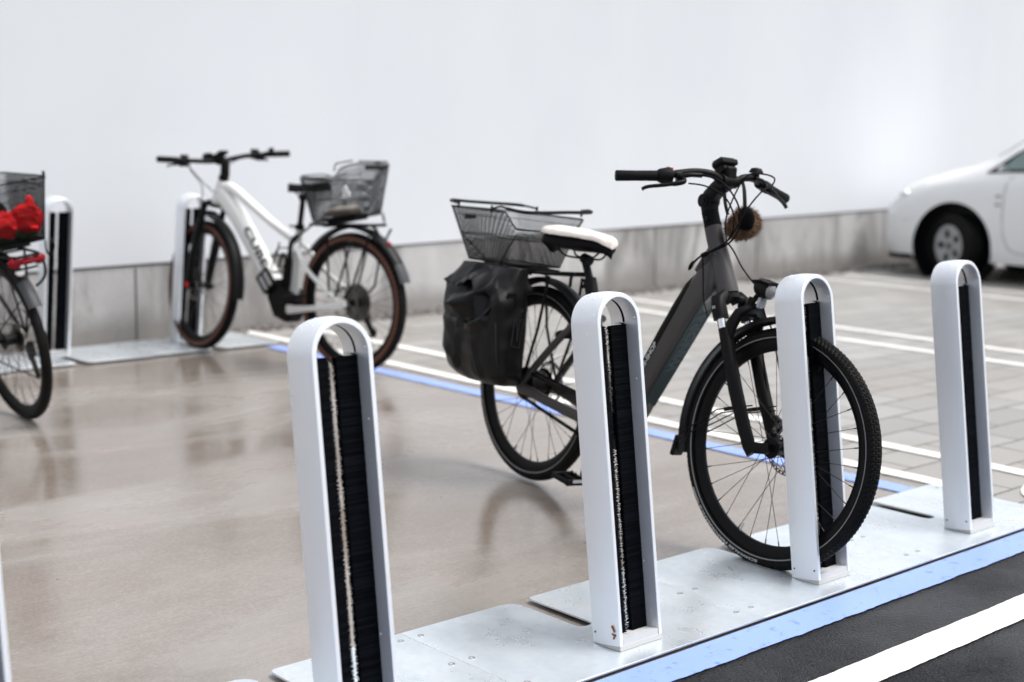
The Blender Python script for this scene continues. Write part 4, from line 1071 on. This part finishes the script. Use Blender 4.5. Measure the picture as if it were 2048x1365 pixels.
make_wheel(wb, (1.190, 0, .37), .370, 'knob', .0285, .056, .024, hub=(.020, .034), rotor=(.09, .050), tan=True, extra=WS)
guard(wb, (0, 0, .37), .412, radians(38), radians(160), .038, 'mudguard')
guard(wb, (0, 0, .37), .4128, radians(146), radians(160.5), .0385, 'mudguard_grey', name='mudguard_tip', n=10)
m = MB(); a = radians(128); m.box((.416 * cos(a), .004, .37 + .416 * sin(a)), (.012, .030, .022), Matrix.Rotation(-a, 3, 'Y')); m.build('rear_light', 'red_lens', wb, bevel=.004)
guard(wb, (1.190, 0, .37), .412, radians(98), radians(187), .036, 'mudguard', extra=WS)
m = MB()
for s in (-1, 1):
    y = s * .062
    m.tube([(.10, s * .078, .395), (.135, y, .690)], .0062, 8); m.tube([(.055, s * .08, .40), (-.045, y, .700)], .0062, 8); m.tube([(-.01, s * .082, .40), (-.075, s * .085, .46), (-.135, y, .66), (-.20, s * .07, .770)], .0062, 8)
    m.tube([(.28, s * .05, .770), (.20, s * .060, .772), (-.10, s * .060, .785), (-.185, s * .045, .792)], .007, 8)
m.tube([(-.185, -.045, .792), (-.185, .045, .792)], .007, 8); m.tube([(.28, -.05, .77), (.28, .05, .77)], .007, 8); m.tube([(.28, .03, .77), (.40, .02, .70)], .006, 8)
for x in (.15, .05, -.05, -.15): m.box((x, 0, .778 - x * .06), (.035, .13, .012))
m.tube([(-.175, .05, .79), (-.205, .052, .775), (-.225, .045, .735)], .009, 8)
m.build('luggage_rack', 'black_paint', wb)
m = MB(); m.tube([(.388, 0, .905), (.411, 0, .752)], .0150, 16); m.tube([(.375, 0, .915), (.405, 0, .908)], .02, 12); sp_ = m.build('seat_post', 'black_paint', wb)
m = MB(); m.tube([(.4085, 0, .762), (.413, 0, .735)], .025, 18); m.tube([(.43, .012, .748), (.475, .014, .752)], .006, 6); m.build('seat_clamp', 'black_plastic', wb)
secs = []
for i in range(17):
    t = i / 16; x = .205 + .30 * t; hw = .072 * (1 - max(0, (t - .25) / .75) ** .9 * .72) * math.sqrt(max(.04, 1 - max(0, (.2 - t) / .2) ** 2)) * math.sqrt(max(.05, 1 - max(0, (t - .9) / .1) ** 2)); zt = 1.003 - .022 * t - .01 * sin(t * pi); s = []
    for k in range(13): a = pi * k / 12; s.append(V((x, hw * cos(a), zt - .045 + .045 * abs(sin(a)) ** .5)))
    secs.append(s)
m = MB(); m.loft(secs)
for s in (-1, 1): m.tube(spline([(.25, s * .03, .955), (.30, s * .022, .925), (.40, s * .022, .922), (.46, s * .012, .955)], 4), .004, 6)
m.build('saddle', 'saddle_black', wb, smooth=60)
m = MB()
for i in range(9):
    r = .098 - .0075 * i; m.prism([(x, z + .37) for x, z in gear_outline(r, max(12, int(r * 520)), .005)], -.030 - .0042 * i - .0016, -.030 - .0042 * i)
m.build('cassette', 'steel', wb, smooth=0); MATS['steel'].node_tree.nodes["Principled BSDF"].inputs['Base Color'].default_value = (.16, .15, .14, 1)
m = MB(); m.box((-.015, -.078, .315), (.035, .03, .075), Matrix.Rotation(radians(20), 3, 'Y')); m.box((-.055, -.072, .245), (.03, .014, .11), Matrix.Rotation(radians(35), 3, 'Y')); m.prism([(x - .030, z + .285) for x, z in gear_outline(.022, 12, .004)], -.070, -.066); m.prism([(x - .085, z + .215) for x, z in gear_outline(.024, 12, .004)], -.070, -.066); m.build('derailleur', 'black_plastic', wb, smooth=0)
m = MB(); m.tube([(.47, -.066, .395), (.0, -.066, .425)], .004, 6); m.tube([(.47, -.066, .265), (-.07, -.068, .19)], .004, 6); m.build('chain', 'steel', wb)
m = MB(); m.prism([(x + .475, z + .33) for x, z in gear_outline(.070, 36, .004)], -.068, -.064); m.box((.475 - .06, .075, .36), (.165, .014, .022), Matrix.Rotation(radians(14), 3, 'Y')); m.box((.475 + .06, -.082, .30), (.165, .014, .022), Matrix.Rotation(radians(14), 3, 'Y')); m.build('crankset', 'black_paint', wb, smooth=30, bevel=.003)
pedal(wb, (.31, .128, .385), .1); pedal(wb, (.64, -.135, .275), .1)
m = MB()
m.tube([(1.104, 0, .848), (1.112, 0, .830)], .033, 18)
for s in (-1, 1):
    m.beam([(1.112, .838, .020, .022, s * .01), (1.118, .846, .020, .020, s * .04), (1.120, .838, .022, .021, s * .062), (1.128, .815, .020, .020, s * .066)], 2.6, 16)
    m.beam([(1.150, .745, .022, .022, s * .066), (1.175, .66, .024, .023, s * .066), (1.215, .52, .024, .022, s * .066), (1.245, .40, .024, .018, s * .066), (1.240, .355, .020, .012, s * .066), (1.195, .362, .016, .012, s * .062)], 2.8, 16)
    m.beam([(1.150, .72, .022, .012, s * .066), (1.160, .765, .018, .012, s * .058), (1.170, .785, .012, .016, s * .03), (1.172, .788, .012, .016, 0)], 3, 14)
fk2 = m.build('fork', 'black_plastic', wb, smooth=50, matrix=WS)
m = MB()
for s in (-1, 1): m.tube([(1.124, s * .066, .825), (1.152, s * .066, .735)], .0165, 16)
m.build('stanchion', 'black_paint', fk2)
m = MB(); m.tube([(1.235, .080, .355), (1.235, .080, .38)], .010, 8); m.build('axle_knob', 'red_mark', fk2)
m = MB(); m.box((1.155, .064, .43), (.05, .024, .08), Matrix.Rotation(radians(20), 3, 'Y')); m.build('brake_caliper', 'black_paint', wb, bevel=.006, matrix=WS)
m = MB(); m.tube([(1.044, 0, .980), (1.030, 0, 1.012), (1.028, 0, 1.06), (1.030, 0, 1.092)], [.029, .027, .026, .025], 18); m.box((1.052, 0, 1.083), (.075, .042, .038)); m.box((1.082, 0, 1.098), (.04, .06, .05)); m.build('stem', 'black_plastic', wb, bevel=.006)
bar = spline([(1.128, .385, 1.089), (1.118, .27, 1.086), (1.105, .16, 1.083), (1.090, .06, 1.082), (1.085, 0, 1.088), (1.070, -.06, 1.096), (1.035, -.16, 1.118), (.985, -.27, 1.130), (.925, -.385, 1.138)], 6)
h2 = MB().tube(bar, .0135, 12).build('handlebar', 'black_paint', wb)
for s, a, b in ((1, (1.129, .39, 1.089), (1.118, .26, 1.086)), (-1, (.922, -.39, 1.138), (.990, -.26, 1.130))):
    a, b = V(a), V(b); MB().tube([a, a + (b - a) * .03, b], [.0165, .0178, .0168], 16).build('grip', 'grip_rubber', h2)
    d = (b - a).normalized(); m = MB(); c = b + d * .03; m.tube([c, c + d * .028], .021, 12); c2 = c + d * .05; k = V((.045, 0, -.012)); m.tube(spline([c2, c2 + k * .6, c2 + k - d * .05 + V((0, 0, -.01)), c2 + k - d * .10 + V((-.01, 0, -.016)), c2 + k - d * .125 + V((-.012, 0, -.024))], 5), [.011] * 6 + [.008] * 8 + [.006] * 7, 8)
    m.box(c + V((-.01, 0, -.022)), (.03, .045, .026)); m.box(c + d * .02 + V((.012, 0, .020)), (.03, .035, .024)); m.build('brake_lever', 'black_plastic', h2, smooth=40)
m = MB(); m.box((1.058, 0, 1.128), (.05, .062, .018), Matrix.Rotation(radians(30), 3, 'Y')); m.build('display', 'black_plastic', h2, bevel=.004)
m = MB(); m.tube([(1.12, .03, 1.105), (1.16, .03, 1.103)], .026, 14); m.box((1.12, .03, 1.085), (.02, .02, .03)); m.build('headlight', 'black_plastic', h2)
m = MB(); m.tube([(.945, -.275, 1.146), (.95, -.270, 1.168)], .016, 12); m.build('bell', 'black_paint', h2)
m = MB()
for pts in ([(1.15, .20, 1.09), (1.20, .13, 1.06), (1.19, .06, .99), (1.13, .03, .93), (1.06, .03, .90)], [(1.14, .16, 1.09), (1.22, .09, 1.03), (1.20, .03, .95), (1.17, .05, .86), (1.20, .07, .62)], [(1.03, -.2, 1.12), (1.13, -.14, 1.08), (1.16, -.07, 1.0), (1.11, -.03, .93), (1.06, -.03, .90)]): m.tube(spline(pts, 6), .003, 6)
m.build('cable', 'black_matte', wb)
bk2, a2, h2m = basket_pieces('wire_basket', 'black wire basket with a pale triangle badge on the rear rack of the white bike', MW, -.105, .215, .112, -.130, .285, .148, .845,
    lambda x: 1.014 + (.060 + .30 * max(-.05, -.03 - x)) * min(1, max(0, (.015 - x) / .055)), lambda x, y: 0.0, pitch=.0110, wire=.0014, zb1=.786)
m = MB(); m.tube(spline([(-.125, .10, 1.115), (-.125, -.10, 1.115), (-.06, -.15, 1.115), (.02, -.152, 1.10)], 5), .004, 6); m.tube(spline([(.03, .15, 1.035), (.10, .152, 1.042), (.26, .14, 1.025), (.285, .0, 1.02), (.26, -.14, 1.03), (.10, -.152, 1.045)], 5), .003, 6); m.tube(spline([(.0, .15, 1.06), (-.01, .152, 1.095), (-.05, .152, 1.105), (-.12, .14, 1.118)], 4), .004, 6); m.build('folding_handle', 'basket_wire', bk2)
m = MB(); m.box((-.131, -.02, 1.085), (.004, .16, .022)); m.build('name_plate', 'black_plastic', bk2)
m = MB()
for p, q in (((-.055, .927), (-.108, .945)), ((-.108, .945), (-.082, .990)), ((-.082, .990), (-.055, .927)), ((-.068, .948), (-.092, .957))): m.tube([(p[0], .142 + (p[1] - .93) * .16, p[1]), (q[0], .142 + (q[1] - .93) * .16, q[1])], .0048, 6)
m.build('triangle_badge', 'badge_white', bk2)
m = MB(); m.tube(spline([(-.1, -.11, .85), (-.11, -.115, .81), (-.12, -.10, .80), (-.115, -.09, .84)], 4), .003, 6); m.box((.05, 0, .806), (.2, .10, .02), Matrix.Rotation(radians(10.5), 3, 'Y')); m.build('rack_clamp', 'black_plastic', bk2)
m = MB(); m.ball((0, 0, 0), (.120, .085, .026), 26, 14); m.v = [tuple(V(p) * (1 + .22 * noise.noise(V(p) * 22)) + V((0, 0, .010 * noise.noise(V(p) * 30 + V((4, 0, 0)))))) for p in m.v]
sk = m.build('sheepskin', 'sheepskin_cream', None, smooth=80); sk.matrix_world = MW @ Matrix.Translation((.07, .01, .850)) @ Matrix.Rotation(radians(10), 4, 'Y')
tag(sk, 'cream sheepskin seat pad lying in the basket of the white bike', 'seat pad')

# ------------------------------------------------------------------ black city bike at the left edge
ML = bike_matrix((2.508, 5.93), (2.508, 6.93), .170, -.014)
lb = thing('city_bike', 'black city bike with red rear light, cut off by the left picture edge', 'bicycle', ML)
m = MB()
m.tube([(.955, 0, .80), (.89, 0, .97)], .022, 16); m.tube(spline([(.935, 0, .85), (.75, 0, .60), (.50, 0, .34), (.42, 0, .29)], 5), .020, 14); m.tube(spline([(.915, 0, .91), (.70, 0, .70), (.50, 0, .52), (.37, 0, .46)], 5), .016, 14)
m.tube([(.26, 0, .78), (.42, 0, .285)], .0165, 14); m.tube([(.42, -.04, .285), (.42, .04, .285)], .024, 14)
for s in (-1, 1): m.tube(spline([(.42, s * .035, .285), (.25, s * .055, .31), (0, s * .07, .36)], 4), .010, 10); m.tube(spline([(.29, s * .02, .68), (.16, s * .05, .53), (0, s * .07, .36)], 4), .009, 10)
m.build('frame', 'black_paint', lb)
make_wheel(lb, (0, 0, .36), .36, 'plain', .0225, .043, .024, hub=(.026, .032), spokes=36)
LSm = Matrix.Identity(4)
make_wheel(lb, (1.10, 0, .36), .36, 'plain', .0225, .043, .024, hub=(.02, .034), spokes=36)
guard(lb, (0, 0, .36), .402, radians(20), radians(152), .030, 'mudguard')
guard(lb, (0, 0, .36), .4032, radians(134), radians(152.5), .0308, 'mudguard_grey', name='mudguard_tip', n=12)
guard(lb, (1.10, 0, .36), .400, radians(50), radians(200), .030, 'mudguard')
m = MB(); a = radians(132); m.disc((0, 0, 0), .018, .006, 20, 'x'); m.build('round_reflector', 'white_reflector', lb, matrix=Matrix.Translation((.405 * cos(radians(128)), .0, .36 + .405 * sin(radians(128)))) @ Matrix.Rotation(radians(52), 4, 'Y'))
m = MB()
for s in (-1, 1):
    m.tube([(0, s * .075, .37), (-.11, s * .08, .60), (-.16, s * .075, .762)], .0055, 8); m.tube([(.01, s * .075, .37), (.09, s * .07, .762)], .0055, 8); m.tube([(.22, s * .045, .775), (.10, s * .068, .768), (-.30, s * .062, .760), (-.372, s * .045, .762)], .0062, 8)
    m.tube([(0, s * .078, .37), (-.30, s * .036, .575)], .003, 6)
m.tube([(-.372, -.045, .762), (-.372, .045, .762)], .0062, 8); m.tube([(-.30, -.062, .70), (-.30, .062, .70)], .005, 8)
m.tube(spline([(-.33, -.055, .762), (-.36, -.065, .72), (-.35, -.06, .66), (-.30, -.04, .62)], 5), .006, 8)
for x in (.05, -.08, -.2): m.tube([(x, -.066, .765), (x, .066, .765)], .005, 8)
m.build('luggage_rack', 'black_paint', lb)
m = MB(); m.ball((-.352, 0, .738), (.018, .060, .014), 22, 10); m.ball((-.346, -.052, .738), (.016, .030, .023), 14, 8); m.ball((-.346, .052, .738), (.016, .030, .023), 14, 8); m.build('rear_light', 'red_lens', lb, smooth=70)
m = MB(); m.tube([(.26, 0, .78), (.225, 0, .90)], .0135, 12); m.build('seat_post', 'black_paint', lb)
m = saddle_loft([(x + .01, hw, zt, zb) for x, hw, zt, zb in saddle_secs(-.0, -.05, 0)], .02); m.build('saddle', 'saddle_black', lb, smooth=60)
m = MB()
for i in range(7): r = .062 - .006 * i; m.prism([(x, z + .36) for x, z in gear_outline(r, max(12, int(r * 400)), .004)], -.034 - .004 * i - .0016, -.034 - .004 * i)
m.build('cassette', 'steel', lb, smooth=0)
m = MB(); m.box((-.02, -.07, .30), (.03, .03, .07), Matrix.Rotation(radians(15), 3, 'Y')); m.box((-.04, -.066, .235), (.026, .014, .11), Matrix.Rotation(radians(25), 3, 'Y')); m.prism([(x - .02, z + .27) for x, z in gear_outline(.02, 11, .004)], -.066, -.061); m.prism([(x - .06, z + .195) for x, z in gear_outline(.02, 11, .004)], -.066, -.061); m.tube(spline([(-.02, -.08, .32), (-.10, -.085, .36), (-.09, -.075, .44), (-.02, -.07, .48)], 5), .003, 6); m.build('derailleur', 'black_plastic', lb, smooth=0)
m = MB(); m.tube([(.42, -.055, .37), (.0, -.055, .415)], .004, 6); m.tube([(.42, -.055, .205), (-.05, -.063, .176)], .0045, 6); m.build('chain', 'steel', lb)
m = MB(); m.prism([(x + .42, z + .285) for x, z in gear_outline(.078, 38, .004)], -.058, -.054); m.box((.50, -.072, .285), (.17, .013, .022)); m.box((.34, .072, .285), (.17, .013, .022)); m.build('crankset', 'black_paint', lb, smooth=30)
pedal(lb, (.585, -.125, .285)); pedal(lb, (.255, .125, .285))
m = MB()
m.tube([(.955, 0, .80), (.968, 0, .775)], .02, 12)
for s in (-1, 1): m.tube(spline([(.968, s * .03, .78), (.985, s * .058, .74), (1.03, s * .06, .56), (1.10, s * .06, .36)], 5), .0125, 12)
m.build('fork', 'black_paint', lb)
m = MB(); m.tube([(.89, 0, .97), (.865, 0, 1.05), (.90, 0, 1.09)], .017, 12); m.build('stem', 'black_plastic', lb)
hb3 = MB().tube(spline([(.72, .30, 1.10), (.84, .25, 1.11), (.91, .12, 1.11), (.90, 0, 1.09), (.91, -.12, 1.11), (.84, -.25, 1.11), (.72, -.30, 1.10)], 6), .0125, 12).build('handlebar', 'black_paint', lb)
for s in (-1, 1): MB().tube([(.715, s * .302, 1.10), (.82, s * .262, 1.11)], .0165, 14).build('grip', 'grip_rubber', hb3)
bk3, a3, h3 = basket_pieces('wire_basket', 'tall black wire basket filled with red and green cloth at the left picture edge', ML, -.318, .06, .118, -.368, .10, .150, .805, lambda x: 1.062, lambda x, y: 0.0, pitch=.0105, wire=.0013)
m = MB(); m.tube(spline([(-.30, -.135, .80), (-.345, -.13, .78), (-.35, -.11, .745), (-.325, -.10, .75), (-.32, -.105, .80)], 5), .0042, 6); m.box((-.14, 0, .792), (.26, .12, .018)); m.build('rack_clamp', 'basket_wire', bk3)
m = MB(); m.tube([(-.33, -.148, 1.05), (-.33, -.148, 1.082)], .006, 8); m.tube([(.06, .148, 1.05), (.06, .148, 1.08)], .006, 8); m.build('handle_hinge', 'basket_wire', bk3)
def cloth(name, blobs, material, label, cat, k):
    m = MB()
    for c, r in blobs: m.ball(c, r, 54, 32)
    m.v = [tuple(V(p) + V((noise.noise(V(p) * 16 + V((k, 0, 0))), noise.noise(V(p) * 16 + V((0, k, 3))), noise.noise(V(p) * 16 + V((2, 0, k))))) * .024 + V((noise.noise(V(p) * 48 + V((k, 5, 0))), noise.noise(V(p) * 48 + V((5, k, 3))), noise.noise(V(p) * 48 + V((2, 5, k))))) * .012) for p in m.v]
    o = m.build(name, material, None, smooth=80); o.matrix_world = ML
    return tag(o, label, cat)
cloth('red_cloth', [((-.262, -.068, .898), (.072, .058, .062)), ((-.25, .025, .885), (.070, .085, .046)), ((-.285, -.085, .930), (.035, .022, .055)), ((-.10, .0, .88), (.09, .09, .04))], 'red_cloth', 'bright red cloth bundled inside the basket at the left picture edge', 'cloth', 3)
cloth('green_cloth', [((-.24, .0, .836), (.070, .100, .026)), ((-.08, .0, .836), (.08, .09, .024))], 'green_cloth', 'dark green knitted cloth under the red cloth in the left basket', 'cloth', 9)
m = MB(); m.ball((-.13, .085, .975), (.05, .04, .012), 14, 8); m.ball((-.17, .06, .968), (.06, .03, .009), 12, 8); mat('bright_green', (0.02, .30, .03), .7); o = m.build('green_strap', 'bright_green', None, smooth=80); o.matrix_world = ML
tag(o, 'thin bright green strap lying above the red cloth in the left basket', 'strap')
m = MB(); m.ball((-.10, .03, .935), (.10, .08, .045), 16, 10); o = m.build('dark_bundle', 'black_fleece', None, smooth=80); o.matrix_world = ML
tag(o, 'dark soft bundle behind the red cloth inside the left basket', 'bundle')

# ------------------------------------------------------------------ white car
CARM = Matrix.Translation((12.60, 7.86, PADZ)) @ Matrix.Rotation(0, 4, 'Z')    # local -y runs to the rear; x across
car = thing('parked_car', 'white hatchback car nosed up to the hall wall at the right picture edge', 'car', CARM)
K = [ # s, sill half width, sill z, mid half width, mid z, shoulder half width, shoulder z, roof side half width, roof z side, centre z
 (0.00, .30, .22, .36, .40, .34, .55, .28, .62, .63), (0.05, .50, .19, .58, .40, .56, .58, .44, .67, .69), (0.16, .66, .18, .735, .42, .72, .63, .56, .74, .77), (0.32, .755, .18, .81, .45, .80, .72, .62, .84, .87),
 (0.50, .80, .18, .845, .48, .83, .80, .66, .905, .94), (0.75, .815, .18, .858, .50, .842, .875, .68, .975, 1.015), (1.0, .82, .18, .862, .52, .845, .915, .70, 1.03, 1.075), (1.22, .82, .18, .865, .52, .845, .945, .70, 1.10, 1.155),
 (1.50, .82, .18, .868, .53, .845, .965, .665, 1.275, 1.345), (1.80, .82, .18, .868, .53, .845, .980, .62, 1.42, 1.485), (2.15, .82, .18, .868, .53, .845, .99, .59, 1.45, 1.50), (2.7, .82, .18, .868, .53, .845, 1.0, .585, 1.47, 1.52),
 (3.3, .82, .18, .868, .55, .845, 1.01, .58, 1.42, 1.47), (3.8, .80, .20, .85, .56, .83, 1.02, .56, 1.25, 1.30), (4.15, .74, .24, .80, .58, .78, .98, .55, 1.06, 1.09), (4.30, .60, .30, .68, .58, .66, .86, .5, .90, .92)]
def kinterp(s):
    for a, b in zip(K, K[1:]):
        if a[0] <= s <= b[0]:
            t = (s - a[0]) / (b[0] - a[0]); return [a[i] + (b[i] - a[i]) * t for i in range(1, 10)]
def section(s):
    sw, sz, mw, mz, hw, hz, rw, rz, cz = kinterp(s)
    half = [V((sw * .8, sz - .01)), V((sw, sz)), V((mw - .012, sz + (mz - sz) * .4)), V((mw, mz)), V((mw * .4 + hw * .6 + .006, mz + (hz - mz) * .6)), V((hw, hz - .03)), V((hw - .02, hz)), V((hw * .72 + rw * .28, hz + (rz - hz) * .30)), V((hw * .38 + rw * .62, hz + (rz - hz) * .66)), V((rw + .012, rz - .012)), V((rw - .035, rz + (cz - rz) * .3)), V((rw * .5, cz - (cz - rz) * .22)), V((0, cz))]
    L_ = [V((-p.x, -s, p.y)) for p in half]; R_ = [V((p.x, -s, p.y)) for p in half[:-1]]
    return L_ + R_[::-1]
ss = sorted(set([k[0] for k in K] + list(np.linspace(0, 4.3, 60))))
bodyb = MB(); bodyb.loft([section(s) for s in ss]); body = bodyb.build('car_body', 'car_white', car, smooth=45)
for wy in (.93, 3.53):
    for sx in (-1, 1):
        c = MB().lathe([(.0001, -.16), (.405, -.16), (.405, .2), (.0001, .2)], (0, 0, 0), 40); c.v = [(sx * .78 + y * sx, -wy + x, .31 + z) for x, y, z in c.v]
        cut = c.build('cutter', 'car_black', car, smooth=0)
        md = body.modifiers.new('cut', 'BOOLEAN'); md.object = cut; md.operation = 'DIFFERENCE'; md.solver = 'EXACT'
bpy.context.view_layer.update()
nm_ = bpy.data.meshes.new_from_object(body.evaluated_get(bpy.context.evaluated_depsgraph_get()))
body.modifiers.clear(); body.data = nm_
for o in [o for o in bpy.data.objects if o.name.startswith('cutter')]: bpy.data.objects.remove(o)
nm_.polygons.foreach_set('use_smooth', [True] * len(nm_.polygons)); nm_.set_sharp_from_angle(angle=radians(40))
for wy in (.93, 3.53):
    for sx in (-1, 1):
        m = MB().lathe([(.0001, -.02), (.403, -.02), (.403, .15), (.398, .15), (.398, -.012), (.0001, -.012)], (0, 0, 0), 40); m.v = [(sx * .70 + y * sx, -wy + x, .31 + z) for x, y, z in m.v]
        m.build('wheel_well', 'car_black', car)
        st = Matrix.Rotation(radians(-20 if wy < 1 else 0), 4, 'Z')
        mt = Matrix.Translation((sx * .765, -wy, .308)) @ st @ Matrix.Rotation(pi / 2, 4, 'Z') @ (Matrix.Rotation(pi, 4, 'Z') if sx > 0 else Matrix.Identity(4))
        wl_ = MB().lathe([(.195, -.09), (.22, -.098), (.265, -.096), (.288, -.082)] + [(.300 - (.006 if k % 4 == 0 else 0), -.078 + .156 * k / 16) for k in range(17)] + [(.288, .082), (.265, .096), (.22, .098), (.195, .09)], (0, 0, 0), 72).build('wheel', 'tyre_rubber', car, matrix=mt)
        m = MB().lathe([(.0001, .070), (.05, .072), (.06, .066), (.150, .078), (.185, .086), (.203, .080), (.203, .0), (.0001, 0)], (0, 0, 0), 60); m.build('wheel_cover', 'wheel_cover', wl_)
        for k in range(5):
            a = 2 * pi * k / 5; R = Matrix.Rotation(-a, 4, 'Y'); mm = MB(); mm.box((.118, .074, 0), (.075, .010, .052)); mm.v = [tuple(R @ V(p)) for p in mm.v]; mm.build('cover_opening', 'car_black', wl_, bevel=.008)
        m = MB(); m.disc((0, .076, 0), .03, .012, 24); m.build('hub_cap', 'steel', wl_)
def on_side(s, f, off=.004):
    """point on the left flank at station s, f = index along the half section"""
    q = section(s)[:13]; i = min(int(f), 11); p = q[i].lerp(q[i + 1], f - i); return p + V((-off, 0, off * .3))
# side windows (left and right), black surround and glass
def window(outline, material, name, parent, off, mirror=False):
    m = MB(); vs = []
    for s, z in outline:
        q = section(s)[:13]; best = None
        for a, b in zip(q[5:], q[6:]):
            if a.z <= z <= b.z: t = (z - a.z) / max(1e-6, b.z - a.z); best = a.lerp(b, t)
        best = best or q[6]; vs.append(best + V((-off, 0, off * .5)))
    if mirror: vs = [V((-p.x, p.y, p.z)) for p in vs]
    m.add(vs, [tuple(range(len(vs)))]); return m.build(name, material, parent, smooth=0)
tri = [(1.215, .985), (1.45, 1.000), (1.62, 1.005), (1.62, 1.275), (1.45, 1.165), (1.32, 1.065)]
glass_t = [(1.35, 1.018), (1.50, 1.024), (1.600, 1.026), (1.600, 1.235), (1.50, 1.170)]
win1 = [(1.66, 1.005), (2.60, 1.02), (2.60, 1.43), (2.15, 1.42), (1.85, 1.37), (1.66, 1.285)]; win2 = [(2.68, 1.02), (3.45, 1.04), (3.55, 1.15), (3.3, 1.36), (2.68, 1.43)]
for mir in (False, True):
    fr_ = window(tri, 'car_black', 'window_frame', car, .004, mir); window(glass_t, 'car_glass', 'window_glass', fr_, .007, mir)
    window(win1, 'car_glass', 'side_window', car, .004, mir); window(win2, 'car_glass', 'side_window', car, .004, mir)
# windscreen
m = MB(); secs = []
for s in np.linspace(1.24, 2.02, 10):
    q = section(s); secs.append([p + V((0, .004, .005)) for p in q[10:15]])
m.loft(secs, closed_sec=False, cap=False); m.build('windscreen', 'car_glass', car)
# headlights: patches on the front corner
for mir in (False, True):
    m = MB(); secs = []
    for s in np.linspace(.17, .60, 12):
        t = (s - .17) / .43; f0, f1 = 5.2 + 1.5 * t, 8.6 - .9 * t; 
        row = [on_side(s, f0 + (f1 - f0) * k / 6, .004) for k in range(7)]
        secs.append([V((-p.x, p.y, p.z)) for p in row] if mir else row)
    m.loft(secs, closed_sec=False, cap=False); hl_ = m.build('headlight', 'car_lamp', car)
    m = MB(); c = on_side(.36, 7.0, .002); c = V((-c.x, c.y, c.z)) if mir else c; m.ball(c, (.05, .06, .03), 14, 8); m.build('lamp_bulb_cover', 'lamp_silver', hl_)
# lower lip, grille, seams, handle and badges
m = MB(); secs = []
for s in list(np.linspace(.02, .50, 12)):
    q = section(s)[:3]; secs.append([q[1] + V((-.006, .002, .022)), q[1] + V((-.006, .002, -.032)), q[0] + V((0, 0, -.035)), q[0] + V((0, 0, .01))])
m.loft(secs); secs = [[V((-p.x, p.y, p.z)) for p in q] for q in secs]; m.loft(secs); m.box((0, -.03, .20), (.75, .05, .075)); m.build('front_lip', 'car_black', car)
m = MB(); m.box((0, .001, .33), (.62, .02, .12)); m.box((0, -.003, .60), (.5, .02, .05)); m.build('grille', 'car_black', car, bevel=.01)
for mir in (False, True):
    def line(pts, r, name, material, off=.001):
        P = [on_side(s, f, off) for s, f in pts]
        if mir: P = [V((-p.x, p.y, p.z)) for p in P]
        return MB().tube(P, r, 5).build(name, material, car)
    line([(1.50, 5.9), (1.470, 5.3), (1.440, 4.7), (1.430, 4), (1.430, 3.2), (1.45, 2.5), (1.50, 2.0), (1.58, 1.75), (1.8, 1.62), (2.4, 1.6)], .0045, 'door_seam', 'car_seam', .000)
    line([(2.64, 5.9), (2.64, 3), (2.64, 1.7)], .004, 'door_seam', 'car_seam', .0)
    line([(1.56, 2.75), (2.0, 2.75), (2.6, 2.75)], .011, 'rub_strip', 'car_white', -.004)
    line([(.02, 3.05), (.2, 3.15), (.40, 3.3), (.53, 3.35)], .003, 'bumper_seam', 'car_seam', .0)
    line([(2.30, 4.8), (2.42, 4.8)], .014, 'door_handle', 'car_white', .012)
    for k, f in ((0, 4.02), (1, 3.72)):
        P = [on_side(s, f, .002) for s in (1.355, 1.40)]; P = [V((-p.x, p.y, p.z)) for p in P] if mir else P
        MB().tube(P, .012, 6, flat=.5).build('badge', 'emblem_brown', car)
    m = MB(); p = on_side(1.80, 6.1, .06); p = V((-p.x, p.y, p.z)) if mir else p; m.ball(p + V((-.04 if not mir else .04, 0, .03)), (.10, .05, .07), 16, 10); m.build('door_mirror', 'car_white', car)
m = MB(); m.box((0, -2.15, .24), (1.3, 3.2, .12)); m.build('underbody', 'car_black', car)
